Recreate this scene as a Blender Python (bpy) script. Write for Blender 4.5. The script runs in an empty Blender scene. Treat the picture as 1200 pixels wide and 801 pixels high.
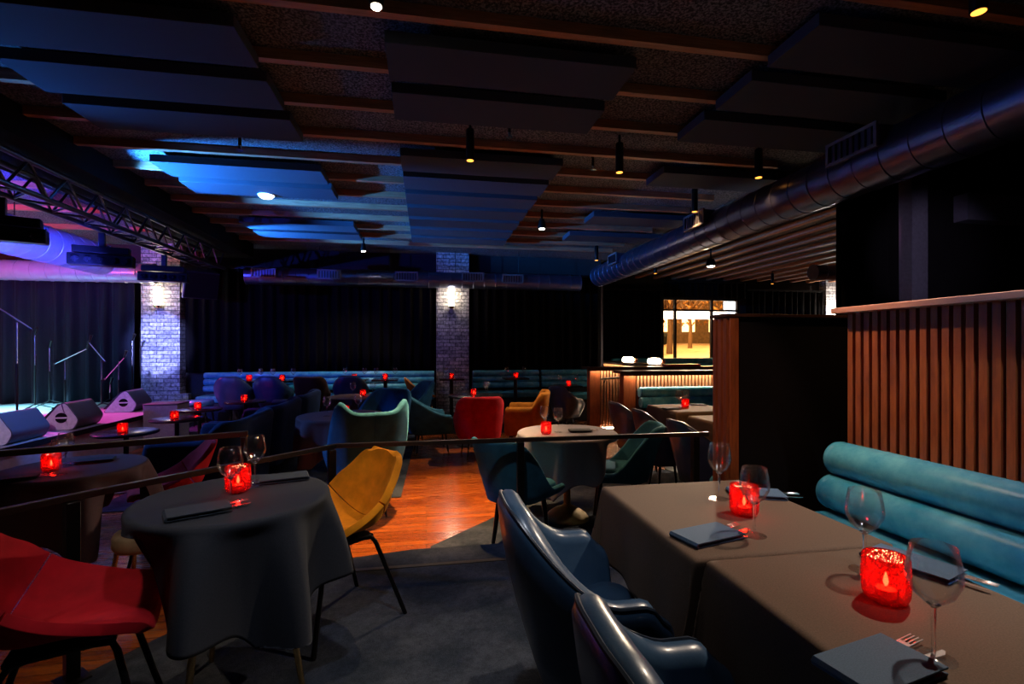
import bpy, math, random
from math import sin, cos, pi, radians, sqrt
from mathutils import Vector, Matrix
random.seed(7)
S = bpy.context.scene
COL = S.collection
# ------------------------------------------------------------------ camera
F, CZ, YAW = 574.0, 1.48, radians(9.9)
CY, SY = cos(YAW), sin(YAW)
cam = bpy.data.objects.new('camera', bpy.data.cameras.new('camera'))
COL.objects.link(cam)
cam.location = (0, 0, CZ)
cam.rotation_euler = (pi / 2, 0, -YAW)
cam.data.sensor_width = 36.0
cam.data.lens = F / 1200 * 36
cam.data.shift_y = 6.5 / 1200
cam.data.clip_start = 0.02
S.camera = cam
def at(u, v, z):                       # pixel on the level z -> point in the room
    t = F * (CZ - z) / (v - 407.0)
    X = (u - 600) / F * t
    return Vector((X * CY + t * SY, t * CY - X * SY, z))
def aty(u, y):                         # pixel column at room depth y -> x
    X = (u - 600) / F
    return y * (CY * X + SY) / (CY - SY * X)
PZ = 0.16                              # height of the raised floor
TZ = PZ + 0.75
# ------------------------------------------------------------------ materials
MATS = {}
def nodes(name):
    m = bpy.data.materials.new(name); m.use_nodes = True
    nt = m.node_tree
    b = nt.nodes.get('Principled BSDF')
    MATS[name] = m
    return m, nt, b
def lk(nt, a, b): nt.links.new(a, b)
def coords(nt, scale=(1, 1, 1), kind='Object'):
    tc = nt.nodes.new('ShaderNodeTexCoord'); mp = nt.nodes.new('ShaderNodeMapping')
    mp.inputs['Scale'].default_value = scale
    lk(nt, tc.outputs[kind], mp.inputs['Vector'])
    return mp.outputs['Vector']
def noise(nt, vec, scale, detail=4, rough=0.55):
    n = nt.nodes.new('ShaderNodeTexNoise')
    n.inputs['Scale'].default_value = scale; n.inputs['Detail'].default_value = detail
    n.inputs['Roughness'].default_value = rough
    lk(nt, vec, n.inputs['Vector'])
    return n
def ramp(nt, fac, stops):
    r = nt.nodes.new('ShaderNodeValToRGB')
    while len(r.color_ramp.elements) < len(stops): r.color_ramp.elements.new(0.5)
    for e, (p, c) in zip(r.color_ramp.elements, stops):
        e.position = p; e.color = (*c, 1)
    lk(nt, fac, r.inputs['Fac'])
    return r.outputs['Color']
def bump(nt, b, h, strength=0.3, dist=0.01):
    n = nt.nodes.new('ShaderNodeBump')
    n.inputs['Strength'].default_value = strength; n.inputs['Distance'].default_value = dist
    lk(nt, h, n.inputs['Height']); lk(nt, n.outputs['Normal'], b.inputs['Normal'])
def plain(name, c, rough=0.5, metal=0.0, var=0.15, scale=30, bmp=0.0, coat=0.0, sheen=0.0, sheen_tint=None, spec=0.5):
    m, nt, b = nodes(name)
    v = coords(nt)
    n = noise(nt, v, scale)
    lo = tuple(x * (1 - var) for x in c); hi = tuple(min(1, x * (1 + var)) for x in c)
    lk(nt, ramp(nt, n.outputs['Fac'], [(0.3, lo), (0.7, hi)]), b.inputs['Base Color'])
    b.inputs['Roughness'].default_value = rough; b.inputs['Metallic'].default_value = metal
    b.inputs['Specular IOR Level'].default_value = spec
    b.inputs['Coat Weight'].default_value = coat
    if sheen:
        b.inputs['Sheen Weight'].default_value = sheen
        b.inputs['Sheen Roughness'].default_value = 0.35
        b.inputs['Sheen Tint'].default_value = (*(sheen_tint or c), 1)
    if bmp:
        n2 = noise(nt, v, scale * 4)
        bump(nt, b, n2.outputs['Fac'], bmp, 0.004)
    return m
def glow(name, c, strength):
    m, nt, b = nodes(name)
    b.inputs['Base Color'].default_value = (*c, 1)
    b.inputs['Emission Color'].default_value = (*c, 1)
    b.inputs['Emission Strength'].default_value = strength
    return m
def leather(name, c, rough=0.3, streak=None):
    m, nt, b = nodes(name)
    v = coords(nt)
    n = noise(nt, v, 7, 6, 0.65)
    hi = streak or tuple(x * 1.5 for x in c)
    lk(nt, ramp(nt, n.outputs['Fac'], [(0.35, c), (0.75, hi)]), b.inputs['Base Color'])
    n2 = noise(nt, v, 160, 3)
    bump(nt, b, n2.outputs['Fac'], 0.12, 0.002)
    b.inputs['Roughness'].default_value = rough
    b.inputs['Coat Weight'].default_value = 0.25; b.inputs['Coat Roughness'].default_value = 0.18
    return m
def velvet(name, c):
    m, nt, b = nodes(name)
    v = coords(nt)
    n = noise(nt, v, 6, 5, 0.6)
    lk(nt, ramp(nt, n.outputs['Fac'], [(0.3, tuple(x * 0.6 for x in c)), (0.7, tuple(min(1, x * 1.2) for x in c))]), b.inputs['Base Color'])
    b.inputs['Roughness'].default_value = 0.85
    b.inputs['Specular IOR Level'].default_value = 0.2
    b.inputs['Sheen Weight'].default_value = 0.4
    b.inputs['Sheen Roughness'].default_value = 0.4
    b.inputs['Sheen Tint'].default_value = (*[min(1, x * 1.6 + 0.03) for x in c], 1)
    n2 = noise(nt, v, 240, 2)
    bump(nt, b, n2.outputs['Fac'], 0.1, 0.002)
    return m
def cloth(name, c, weave=900):
    m, nt, b = nodes(name)
    v = coords(nt)
    n = noise(nt, v, weave / 3, 2)
    lk(nt, ramp(nt, n.outputs['Fac'], [(0.3, tuple(x * 0.8 for x in c)), (0.7, tuple(x * 1.2 for x in c))]), b.inputs['Base Color'])
    b.inputs['Roughness'].default_value = 0.8; b.inputs['Specular IOR Level'].default_value = 0.25
    bump(nt, b, n.outputs['Fac'], 0.15, 0.001)
    return m
def wood(name, c1, c2, grain=(1, 12, 12), rough=0.4):
    m, nt, b = nodes(name)
    v = coords(nt, grain)
    n = noise(nt, v, 5, 8, 0.65)
    lk(nt, ramp(nt, n.outputs['Fac'], [(0.3, c1), (0.7, c2)]), b.inputs['Base Color'])
    b.inputs['Roughness'].default_value = rough
    bump(nt, b, n.outputs['Fac'], 0.12, 0.003)
    return m
def brick(name, c1, c2, cm, plane='xz'):
    m, nt, b = nodes(name)
    tc = nt.nodes.new('ShaderNodeTexCoord'); sp = nt.nodes.new('ShaderNodeSeparateXYZ'); cb = nt.nodes.new('ShaderNodeCombineXYZ')
    lk(nt, tc.outputs['Object'], sp.inputs[0])
    ad = nt.nodes.new('ShaderNodeMath'); ad.operation = 'ADD'
    lk(nt, sp.outputs['X'], ad.inputs[0]); lk(nt, sp.outputs['Y'], ad.inputs[1])
    lk(nt, ad.outputs[0], cb.inputs['X']); lk(nt, sp.outputs['Z'], cb.inputs['Y'])
    br = nt.nodes.new('ShaderNodeTexBrick')
    br.inputs['Scale'].default_value = 1.0
    br.inputs['Brick Width'].default_value = 0.24; br.inputs['Row Height'].default_value = 0.075
    br.inputs['Mortar Size'].default_value = 0.006; br.inputs['Bias'].default_value = 0.0
    br.inputs['Color1'].default_value = (*c1, 1); br.inputs['Color2'].default_value = (*c2, 1); br.inputs['Mortar'].default_value = (*cm, 1)
    lk(nt, cb.outputs[0], br.inputs['Vector'])
    n = noise(nt, tc.outputs['Object'], 22, 5)
    mx = nt.nodes.new('ShaderNodeMix'); mx.data_type = 'RGBA'; mx.blend_type = 'MULTIPLY'; mx.inputs[0].default_value = 0.7
    lk(nt, br.outputs['Color'], mx.inputs[6])
    lk(nt, ramp(nt, n.outputs['Fac'], [(0.38, (0.18, 0.18, 0.2)), (0.60, (1, 1, 1))]), mx.inputs[7])
    lk(nt, mx.outputs[2], b.inputs['Base Color'])
    b.inputs['Roughness'].default_value = 0.6
    ma = nt.nodes.new('ShaderNodeMath'); ma.operation = 'MULTIPLY_ADD'
    lk(nt, br.outputs['Fac'], ma.inputs[0]); ma.inputs[1].default_value = -1.0
    lk(nt, n.outputs['Fac'], ma.inputs[2])
    bump(nt, b, ma.outputs[0], 1.0, 0.02)
    return m
def thin_glass(name, tint=(1, 1, 1), gloss=0.075):
    m, nt, b = nodes(name)
    nt.nodes.remove(b)
    out = nt.nodes['Material Output']
    tr = nt.nodes.new('ShaderNodeBsdfTransparent'); tr.inputs[0].default_value = (*tint, 1)
    gl = nt.nodes.new('ShaderNodeBsdfGlossy'); gl.inputs['Roughness'].default_value = 0.12
    lw = nt.nodes.new('ShaderNodeLayerWeight'); lw.inputs['Blend'].default_value = 0.16
    mt = nt.nodes.new('ShaderNodeMath'); mt.operation = 'MULTIPLY_ADD'; mt.inputs[1].default_value = 0.45; mt.inputs[2].default_value = gloss
    mt.use_clamp = True
    lk(nt, lw.outputs['Fresnel'], mt.inputs[0])
    mx = nt.nodes.new('ShaderNodeMixShader')
    lk(nt, mt.outputs[0], mx.inputs[0]); lk(nt, tr.outputs[0], mx.inputs[1]); lk(nt, gl.outputs[0], mx.inputs[2])
    lk(nt, mx.outputs[0], out.inputs['Surface'])
    return m
def red_glass(name):
    m, nt, b = nodes(name)
    nt.nodes.remove(b)
    out = nt.nodes['Material Output']
    v = coords(nt, (1, 1, 1))
    vo = nt.nodes.new('ShaderNodeTexVoronoi'); vo.inputs['Scale'].default_value = 210
    lk(nt, v, vo.inputs['Vector'])
    bp = nt.nodes.new('ShaderNodeBump'); bp.inputs['Strength'].default_value = 0.7; bp.inputs['Distance'].default_value = 0.004
    lk(nt, vo.outputs['Distance'], bp.inputs['Height'])
    tr = nt.nodes.new('ShaderNodeBsdfTransparent'); tr.inputs[0].default_value = (0.92, 0.10, 0.08, 1)
    tl = nt.nodes.new('ShaderNodeBsdfTranslucent')
    lk(nt, ramp(nt, vo.outputs['Distance'], [(0.15, (0.42, 0.006, 0.010)), (0.6, (0.14, 0.002, 0.003))]), tl.inputs[0])
    df = nt.nodes.new('ShaderNodeBsdfDiffuse'); df.inputs[0].default_value = (0.5, 0.004, 0.008, 1)
    gl = nt.nodes.new('ShaderNodeBsdfGlossy'); gl.inputs['Roughness'].default_value = 0.08
    lk(nt, bp.outputs[0], gl.inputs['Normal'])
    m1 = nt.nodes.new('ShaderNodeMixShader'); m1.inputs[0].default_value = 0.25
    lk(nt, tr.outputs[0], m1.inputs[1]); lk(nt, tl.outputs[0], m1.inputs[2])
    m2 = nt.nodes.new('ShaderNodeMixShader'); m2.inputs[0].default_value = 0.12
    lk(nt, m1.outputs[0], m2.inputs[1]); lk(nt, df.outputs[0], m2.inputs[2])
    m3 = nt.nodes.new('ShaderNodeMixShader'); m3.inputs[0].default_value = 0.12
    lk(nt, m2.outputs[0], m3.inputs[1]); lk(nt, gl.outputs[0], m3.inputs[2])
    lk(nt, m3.outputs[0], out.inputs['Surface'])
    return m
# wood floor of long narrow boards
def floor_mat():
    m, nt, b = nodes('wood_floor')
    v = coords(nt)
    br = nt.nodes.new('ShaderNodeTexBrick'); br.inputs['Scale'].default_value = 1.0
    br.inputs['Brick Width'].default_value = 1.1; br.inputs['Row Height'].default_value = 0.075; br.inputs['Mortar Size'].default_value = 0.0022
    br.inputs['Color1'].default_value = (0.50, 0.12, 0.016, 1); br.inputs['Color2'].default_value = (0.26, 0.05, 0.006, 1); br.inputs['Mortar'].default_value = (0.04, 0.01, 0.004, 1)
    lk(nt, v, br.inputs['Vector'])
    v2 = coords(nt, (1.5, 22, 1))
    n = noise(nt, v2, 3.2, 8, 0.7)
    mx = nt.nodes.new('ShaderNodeMix'); mx.data_type = 'RGBA'; mx.blend_type = 'MULTIPLY'; mx.inputs[0].default_value = 0.85
    lk(nt, br.outputs['Color'], mx.inputs[6])
    lk(nt, ramp(nt, n.outputs['Fac'], [(0.36, (0.16, 0.10, 0.08)), (0.60, (1, 1, 1))]), mx.inputs[7])
    lk(nt, mx.outputs[2], b.inputs['Base Color'])
    lk(nt, ramp(nt, n.outputs['Fac'], [(0.3, (0.34,) * 3), (0.7, (0.20,) * 3)]), b.inputs['Roughness'])
    ma = nt.nodes.new('ShaderNodeMath'); ma.operation = 'MULTIPLY_ADD'; ma.inputs[1].default_value = -1.0
    lk(nt, br.outputs['Fac'], ma.inputs[0]); lk(nt, n.outputs['Fac'], ma.inputs[2])
    bump(nt, b, ma.outputs[0], 0.06, 0.003)
    b.inputs['Coat Weight'].default_value = 0.8; b.inputs['Coat Roughness'].default_value = 0.16
floor_mat()
def carpet_mat():
    m, nt, b = nodes('carpet')
    v = coords(nt)
    n1 = noise(nt, v, 2.6, 3, 0.5); n2 = noise(nt, v, 260, 3, 0.8); n3 = noise(nt, v, 28, 5, 0.75)
    big = ramp(nt, n1.outputs['Fac'], [(0.42, (0.028, 0.036, 0.052)), (0.56, (0.055, 0.064, 0.085))])
    mx = nt.nodes.new('ShaderNodeMix'); mx.data_type = 'RGBA'; mx.blend_type = 'MULTIPLY'; mx.inputs[0].default_value = 0.8
    lk(nt, big, mx.inputs[6]); lk(nt, ramp(nt, n2.outputs['Fac'], [(0.3, (0.4,) * 3), (0.7, (1.2,) * 3)]), mx.inputs[7])
    mx2 = nt.nodes.new('ShaderNodeMix'); mx2.data_type = 'RGBA'; mx2.blend_type = 'MULTIPLY'; mx2.inputs[0].default_value = 0.7
    lk(nt, mx.outputs[2], mx2.inputs[6]); lk(nt, ramp(nt, n3.outputs['Fac'], [(0.35, (0.5,) * 3), (0.65, (1.1,) * 3)]), mx2.inputs[7])
    lk(nt, mx2.outputs[2], b.inputs['Base Color'])
    b.inputs['Roughness'].default_value = 1.0; b.inputs['Specular IOR Level'].default_value = 0.05
    bump(nt, b, n2.outputs['Fac'], 0.5, 0.006)
carpet_mat()
def ceiling_mat():
    m, nt, b = nodes('ceiling_spray')
    v = coords(nt)
    n = noise(nt, v, 60, 4, 0.7)
    lk(nt, ramp(nt, n.outputs['Fac'], [(0.44, (0.02, 0.02, 0.024)), (0.60, (0.22, 0.22, 0.24))]), b.inputs['Base Color'])
    b.inputs['Roughness'].default_value = 0.9
    bump(nt, b, n.outputs['Fac'], 0.8, 0.02)
ceiling_mat()
plain('panel', (0.045, 0.055, 0.08), 0.9, scale=200, bmp=0.2, spec=0.2)
plain('black_paint', (0.005, 0.005, 0.006), 0.9, spec=0.12)
plain('black_cover', (0.012, 0.013, 0.016), 0.55, bmp=0.15)
plain('monitor_cover', (0.05, 0.055, 0.075), 0.5, scale=120, bmp=0.3)
plain('monitor_side', (0.45, 0.44, 0.46), 0.6)
plain('black_metal', (0.012, 0.011, 0.011), 0.35, 0.6)
plain('rail_metal', (0.055, 0.04, 0.032), 0.4, 0.6)
plain('truss_metal', (0.10, 0.10, 0.12), 0.3, 0.9)
plain('chrome', (0.92, 0.92, 0.94), 0.22, 1.0, var=0.03)
plain('brass', (0.75, 0.48, 0.2), 0.25, 1.0, var=0.05)
plain('brass_olive', (0.30, 0.19, 0.05), 0.65, 0.2, var=0.05)
plain('copper', (0.75, 0.33, 0.18), 0.2, 1.0, var=0.05)
plain('dark_wall', (0.02, 0.019, 0.021), 0.85)
plain('stage_floor', (0.24, 0.235, 0.24), 0.35, scale=14)
plain('purple_grey', (0.10, 0.09, 0.12), 0.7)
plain('curtain', (0.004, 0.0032, 0.0036), 0.95, scale=60, sheen=0.06, sheen_tint=(0.12, 0.1, 0.11), spec=0.08)
plain('stage_curtain', (0.011, 0.013, 0.021), 0.9, scale=60, sheen=0.3, sheen_tint=(0.2, 0.2, 0.25), spec=0.15)
plain('screen_black', (0.006, 0.005, 0.006), 0.9, spec=0.1)
plain('felt_grey', (0.16, 0.15, 0.18), 0.8)
plain('duct_metal', (0.16, 0.18, 0.30), 0.3, 0.9, var=0.08, scale=8)
plain('duct_paint', (0.50, 0.50, 0.58), 0.32, 0.3, var=0.08, scale=8)
plain('vent_metal', (0.2, 0.2, 0.24), 0.5, 0.5)
plain('white_plaster', (0.7, 0.7, 0.7), 0.7)
plain('table_black', (0.015, 0.015, 0.018), 0.22)
plain('wax', (0.85, 0.8, 0.7), 0.6)
plain('candle_wick', (0.01, 0.01, 0.01), 0.9)
plain('asphalt', (0.35, 0.24, 0.14), 0.6, var=0.3, scale=3)
plain('bark', (0.12, 0.07, 0.04), 0.9)
plain('leaves', (0.25, 0.12, 0.03), 0.8, var=0.5, scale=5)
plain('facade', (0.12, 0.075, 0.04), 0.8, var=0.35, scale=4)
plain('car_paint', (0.02, 0.025, 0.03), 0.25)
plain('red_cover', (0.5, 0.02, 0.03), 0.5)
leather('leather_navy', (0.022, 0.056, 0.115), 0.36, (0.042, 0.085, 0.150))
leather('leather_plum', (0.022, 0.026, 0.06), 0.28)
leather('vinyl_teal', (0.025, 0.26, 0.43), 0.27, (0.15, 0.50, 0.64))
plain('piping', (0.012, 0.02, 0.035), 0.35)
velvet('velvet_red', (0.48, 0.006, 0.016))
velvet('velvet_yellow', (0.82, 0.27, 0.006))
velvet('velvet_mustard', (0.42, 0.15, 0.012))
velvet('velvet_orange', (0.75, 0.26, 0.05))
velvet('velvet_teal', (0.030, 0.155, 0.25))
velvet('velvet_navy', (0.008, 0.028, 0.085))
velvet('velvet_blue', (0.008, 0.075, 0.18))
velvet('velvet_brown', (0.05, 0.02, 0.012))
velvet('velvet_cream', (0.7, 0.5, 0.3))
cloth('cloth_brown', (0.108, 0.066, 0.044))
cloth('cloth_black', (0.022, 0.025, 0.035))
cloth('cloth_grey', (0.20, 0.195, 0.25))
cloth('cloth_plum', (0.09, 0.05, 0.06))
cloth('napkin', (0.060, 0.105, 0.17), 1200)
cloth('napkin_dark', (0.03, 0.04, 0.055), 1200)
wood('slat_wood', (0.15, 0.034, 0.010), (0.36, 0.092, 0.024), (8, 8, 1), 0.45)
wood('batten_wood', (0.28, 0.11, 0.05), (0.50, 0.24, 0.12), (1, 14, 14), 0.5)
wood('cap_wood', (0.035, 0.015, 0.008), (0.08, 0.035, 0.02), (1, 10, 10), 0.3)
wood('cap_wood_painted_lit', (0.46, 0.21, 0.17), (0.66, 0.34, 0.28), (10, 1, 10), 0.4)  # pink light on the cap is painted into the wood colour
wood('dark_wood', (0.02, 0.008, 0.004), (0.06, 0.022, 0.01), (8, 8, 1), 0.4)
brick('brick_white', (0.75, 0.75, 0.78), (0.35, 0.36, 0.40), (0.10, 0.10, 0.12))
thin_glass('wine_glass')
m_, nt_, b_ = nodes('solid_glass')
b_.inputs['Base Color'].default_value = (1, 1, 1, 1); b_.inputs['Roughness'].default_value = 0.03
b_.inputs['Transmission Weight'].default_value = 1.0; b_.inputs['IOR'].default_value = 1.48
thin_glass('window_glass', (0.96, 0.96, 0.96), 0.03)
red_glass('red_glass')
glow('flame', (1.0, 0.62, 0.28), 160)
glow('lamp_warm', (1.0, 0.34, 0.045), 3.2)
glow('lamp_white', (1.0, 0.80, 0.62), 60)
glow('sconce_glow', (1.0, 0.80, 0.55), 14)
glow('sconce_glow_bright', (1.0, 0.86, 0.70), 45)
glow('strip_glow', (1.0, 0.77, 0.50), 60)
glow('canopy_glow', (1.0, 0.86, 0.66), 7)
glow('window_lit', (1.0, 0.6, 0.25), 4)
glow('sign_glow', (0.75, 0.9, 1.0), 8)
plain('lens_dim', (0.03, 0.028, 0.03), 0.1, 0.6)
glow('dome_glow', (0.85, 0.92, 1.0), 6)
# ------------------------------------------------------------------ mesh builder
class MB:
    def __init__(s): s.v = []; s.f = []
    def add(s, vs, fs):
        b = len(s.v); s.v += [tuple(p) for p in vs]; s.f += [tuple(b + i for i in q) for q in fs]; return s
    def box(s, x0, x1, y0, y1, z0, z1):
        return s.add([(x0, y0, z0), (x1, y0, z0), (x1, y1, z0), (x0, y1, z0), (x0, y0, z1), (x1, y0, z1), (x1, y1, z1), (x0, y1, z1)],
                     [(0, 3, 2, 1), (4, 5, 6, 7), (0, 1, 5, 4), (1, 2, 6, 5), (2, 3, 7, 6), (3, 0, 4, 7)])
    def prism(s, poly, a0, a1, axis='z'):
        n = len(poly)
        def mk(p, a):
            return (p[0], p[1], a) if axis == 'z' else ((p[0], a, p[1]) if axis == 'y' else (a, p[0], p[1]))
        vs = [mk(p, a0) for p in poly] + [mk(p, a1) for p in poly]
        fs = [tuple(range(n - 1, -1, -1)), tuple(range(n, 2 * n))] + [(i, (i + 1) % n, n + (i + 1) % n, n + i) for i in range(n)]
        if axis == 'y': fs = [tuple(reversed(q)) for q in fs]
        return s.add(vs, fs)
    def loops(s, rings, caps=True, closed=False):
        n = len(rings[0]); m = len(rings)
        vs = [p for r in rings for p in r]; fs = []
        for i in range(m if closed else m - 1):
            a, b = i * n, ((i + 1) % m) * n
            for j in range(n):
                k = (j + 1) % n
                fs.append((a + j, a + k, b + k, b + j))
        if caps and not closed:
            fs.append(tuple(range(n - 1, -1, -1))); fs.append(tuple(range((m - 1) * n, m * n)))
        return s.add(vs, fs)
    def tube(s, path, r, n=8, closed=False):
        P = [Vector(p) for p in path]; m = len(P)
        R = r if isinstance(r, (list, tuple)) else [r] * m
        rings = []; up = None
        for i in range(m):
            t = (P[(i + 1) % m] - P[i - 1]) if closed else (P[min(i + 1, m - 1)] - P[max(i - 1, 0)])
            t.normalize()
            if up is None:
                up = Vector((0, 0, 1)) if abs(t.z) < 0.9 else Vector((1, 0, 0))
            a = t.cross(up)
            if a.length < 1e-5: a = t.cross(Vector((1, 0, 0.3)))
            a.normalize(); b = a.cross(t).normalized(); up = b
            rings.append([P[i] + (a * cos(2 * pi * k / n) + b * sin(2 * pi * k / n)) * R[i] for k in range(n)])
        return s.loops(rings, True, closed)
    def lathe(s, prof, n=24, c=(0, 0, 0), shut=True):
        rings = [[(c[0] + r * cos(2 * pi * k / n), c[1] + r * sin(2 * pi * k / n), c[2] + z) for k in range(n)] for r, z in prof]
        return s.loops(rings, shut)
    def grid(s, fn, nu, nv):
        vs = [fn(i / nu, j / nv) for i in range(nu + 1) for j in range(nv + 1)]
        fs = [(i * (nv + 1) + j, (i + 1) * (nv + 1) + j, (i + 1) * (nv + 1) + j + 1, i * (nv + 1) + j + 1) for i in range(nu) for j in range(nv)]
        return s.add(vs, fs)
    def build(s, name, mat, parent=None, smooth=True, bevel=0, seg=2, solid=0, sub=0, sharp=38, off=0.0):
        me = bpy.data.meshes.new(name)
        me.from_pydata(s.v, [], s.f); me.validate(); me.update()
        import bmesh
        bm = bmesh.new(); bm.from_mesh(me); bmesh.ops.recalc_face_normals(bm, faces=bm.faces); bm.to_mesh(me); bm.free()
        me.materials.append(MATS[mat])
        if smooth:
            for p in me.polygons: p.use_smooth = True
            me.set_sharp_from_angle(angle=radians(sharp))
        o = bpy.data.objects.new(name, me); COL.objects.link(o)
        if parent: o.parent = parent
        if solid:
            md = o.modifiers.new('solid', 'SOLIDIFY'); md.thickness = solid; md.offset = off
        if bevel:
            md = o.modifiers.new('bevel', 'BEVEL'); md.width = bevel; md.segments = seg; md.limit_method = 'ANGLE'
        if sub:
            md = o.modifiers.new('sub', 'SUBSURF'); md.levels = sub; md.render_levels = sub
        return o
def tag(o, label, cat, group=None, kind=None):
    o['label'] = label; o['category'] = cat
    if group: o['group'] = group
    if kind: o['kind'] = kind
    return o
def thing(name, label, cat, loc=(0, 0, 0), rz=0.0, group=None):
    o = bpy.data.objects.new(name, None); COL.objects.link(o)
    o.empty_display_size = 0.1
    o.location = loc; o.rotation_euler = (0, 0, rz)
    return tag(o, label, cat, group)
def struct(name, mb, mat, **k):
    o = mb.build(name, mat, **k); o['kind'] = 'structure'; return o
KIDS = {}
def copy_tree(o, loc, rz, label, group=None):
    def rec(src, parent):
        c = src.copy(); COL.objects.link(c)
        if parent: c.parent = parent
        for ch in [x for x in src.children]: rec(ch, c)
        return c
    c = rec(o, None)
    c.location = loc; c.rotation_euler = (0, 0, rz); c['label'] = label
    if group: c['group'] = group
    return c
class Proto:                          # the first use moves the original, later ones copy it
    def __init__(s, maker): s.maker = maker; s.o = None
    def put(s, loc, rz, label, group=None):
        if s.o is None:
            s.o = s.maker(); s.o.location = loc; s.o.rotation_euler = (0, 0, rz); s.o['label'] = label
            if group: s.o['group'] = group
            return s.o
        return copy_tree(s.o, loc, rz, label, group)
def lamp(kind, name, loc, color, power, target=None, size=0.05, spot=60, blend=0.5, parent=None):
    l = bpy.data.lights.new(name, kind); l.color = color; l.energy = power
    if kind == 'SPOT': l.spot_size = radians(spot); l.spot_blend = blend; l.shadow_soft_size = size
    elif kind == 'POINT': l.shadow_soft_size = size
    elif kind == 'AREA': l.size = size
    o = bpy.data.objects.new(name, l); COL.objects.link(o); o.location = loc
    if target is not None:
        o.rotation_euler = (Vector(target) - Vector(loc)).to_track_quat('-Z', 'Y').to_euler()
    return o
# ------------------------------------------------------------------ the room
CEIL = 3.42
YB, YR, XJ = 10.35, 12.4, 3.8           # back wall, back wall of the right bay, where it jogs
struct('floor', MB().box(-10, 14, -3, 13.2, -0.1, 0), 'wood_floor')
struct('ceiling', MB().box(-10, 14, -3, 13.2, CEIL, CEIL + 0.1), 'ceiling_spray')
struct('wall_back', MB().box(-10, XJ, YB, YB + 0.15, 0, CEIL), 'dark_wall')
struct('wall_jog', MB().box(XJ - 0.15, XJ, YB + 0.15, YR, 0, CEIL), 'dark_wall')
struct('wall_left', MB().box(-10.1, -10, -3, YB, 0, CEIL), 'dark_wall')
struct('wall_right', MB().box(13.5, 13.65, -3, YR, 0, CEIL), 'dark_wall')
struct('wall_front', MB().box(-10, 13.5, -3.1, -3, 0, CEIL), 'dark_wall')
WX0, WX1, WZ0, WZ1 = 6.3, 8.62, 1.13, 2.83      # window opening
w = MB()
w.box(XJ, WX0, YR, YR + 0.15, 0, CEIL); w.box(WX1, 13.5, YR, YR + 0.15, 0, CEIL)
w.box(WX0, WX1, YR, YR + 0.15, 0, WZ0); w.box(WX0, WX1, YR, YR + 0.15, WZ1, CEIL)
struct('wall_right_bay', w, 'dark_wall')
# raised floor under the camera with its carpet, nosing strip at the edge
EDGE = [(-2.6, 0.75), (-1.40, 2.2), (-1.19, 2.49), (-0.64, 3.17), (-0.1, 3.27), (3.4, 3.27), (3.4, -3), (-2.6, -3)]
struct('floor_platform', MB().prism(EDGE, 0, PZ), 'carpet', smooth=False)
struct('trim_1', MB().box(-0.55, 2.3, 3.00, 3.035, PZ, PZ + 0.004), 'black_cover')
struct('floor_carpet', MB().prism([(0.03, 3.28), (0.03, 3.68), (0.70, 4.34), (1.9, 5.5), (5.5, 5.5), (5.5, 3.28)], 0.0, 0.008), 'carpet', smooth=False)
struct('floor_carpet_aisle', MB().prism([(-0.25, 4.95), (-0.17, 8.45), (-3.0, 8.45), (-3.0, 4.95)], 0.0, 0.008), 'carpet', smooth=False)
struct('floor_back', MB().box(-4.1, 2.3, 8.45, YB, 0, PZ), 'carpet')
# stage
SZ, SX = 0.48, -4.15
struct('floor_stage', MB().box(-10, SX, 1.0, YB, 0.0, SZ), 'stage_floor')
struct('trim_2', MB().box(SX, SX + 0.02, 1.0, 8.3, SZ - 0.06, SZ), 'black_paint')
# bulkhead over the stage edge
struct('ceiling_bulkhead', MB().box(-3.95, -3.2, -3, 9.9, 3.16, CEIL), 'black_paint')
# pillars of white brick
PIL = {'left': (-5.2, -4.55), 'middle': (0.20, 0.86)}
for k, (a, b) in PIL.items():
    struct('pillar_' + k, MB().box(a, b, YB - 0.25, YB, SZ if k == 'left' else PZ, CEIL), 'brick_white')
struct('pillar_right', MB().box(aty(960, YR), aty(989, YR), YR - 0.25, YR, 0, CEIL), 'brick_white')
struct('trim_3', MB().box(-5.25, -4.35, YB - 0.38, YB - 0.25, SZ, SZ + 0.14), 'brick_white')
# ceiling battens
YK = [2.40 + 0.575 * k for k in range(13)]
for i, y in enumerate([1.12, 1.69] + YK):
    struct('trim_%d' % (i + 10), MB().box(-3.19, 3.6, y - 0.16, y - 0.105, CEIL - 0.07, CEIL), 'batten_wood')
for i in range(6):
    y = 3.3 + i * 1.1
    struct('trim_%d' % (i + 30), MB().box(-9.5, -3.96, y, y + 0.055, CEIL - 0.07, CEIL), 'batten_wood')
for i in range(16):
    x = 3.95 + i * 0.52
    struct('trim_%d' % (i + 40), MB().box(x, x + 0.10, 3.9, YR - 0.02, CEIL - 0.09, CEIL - 0.02), 'batten_wood')
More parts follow.
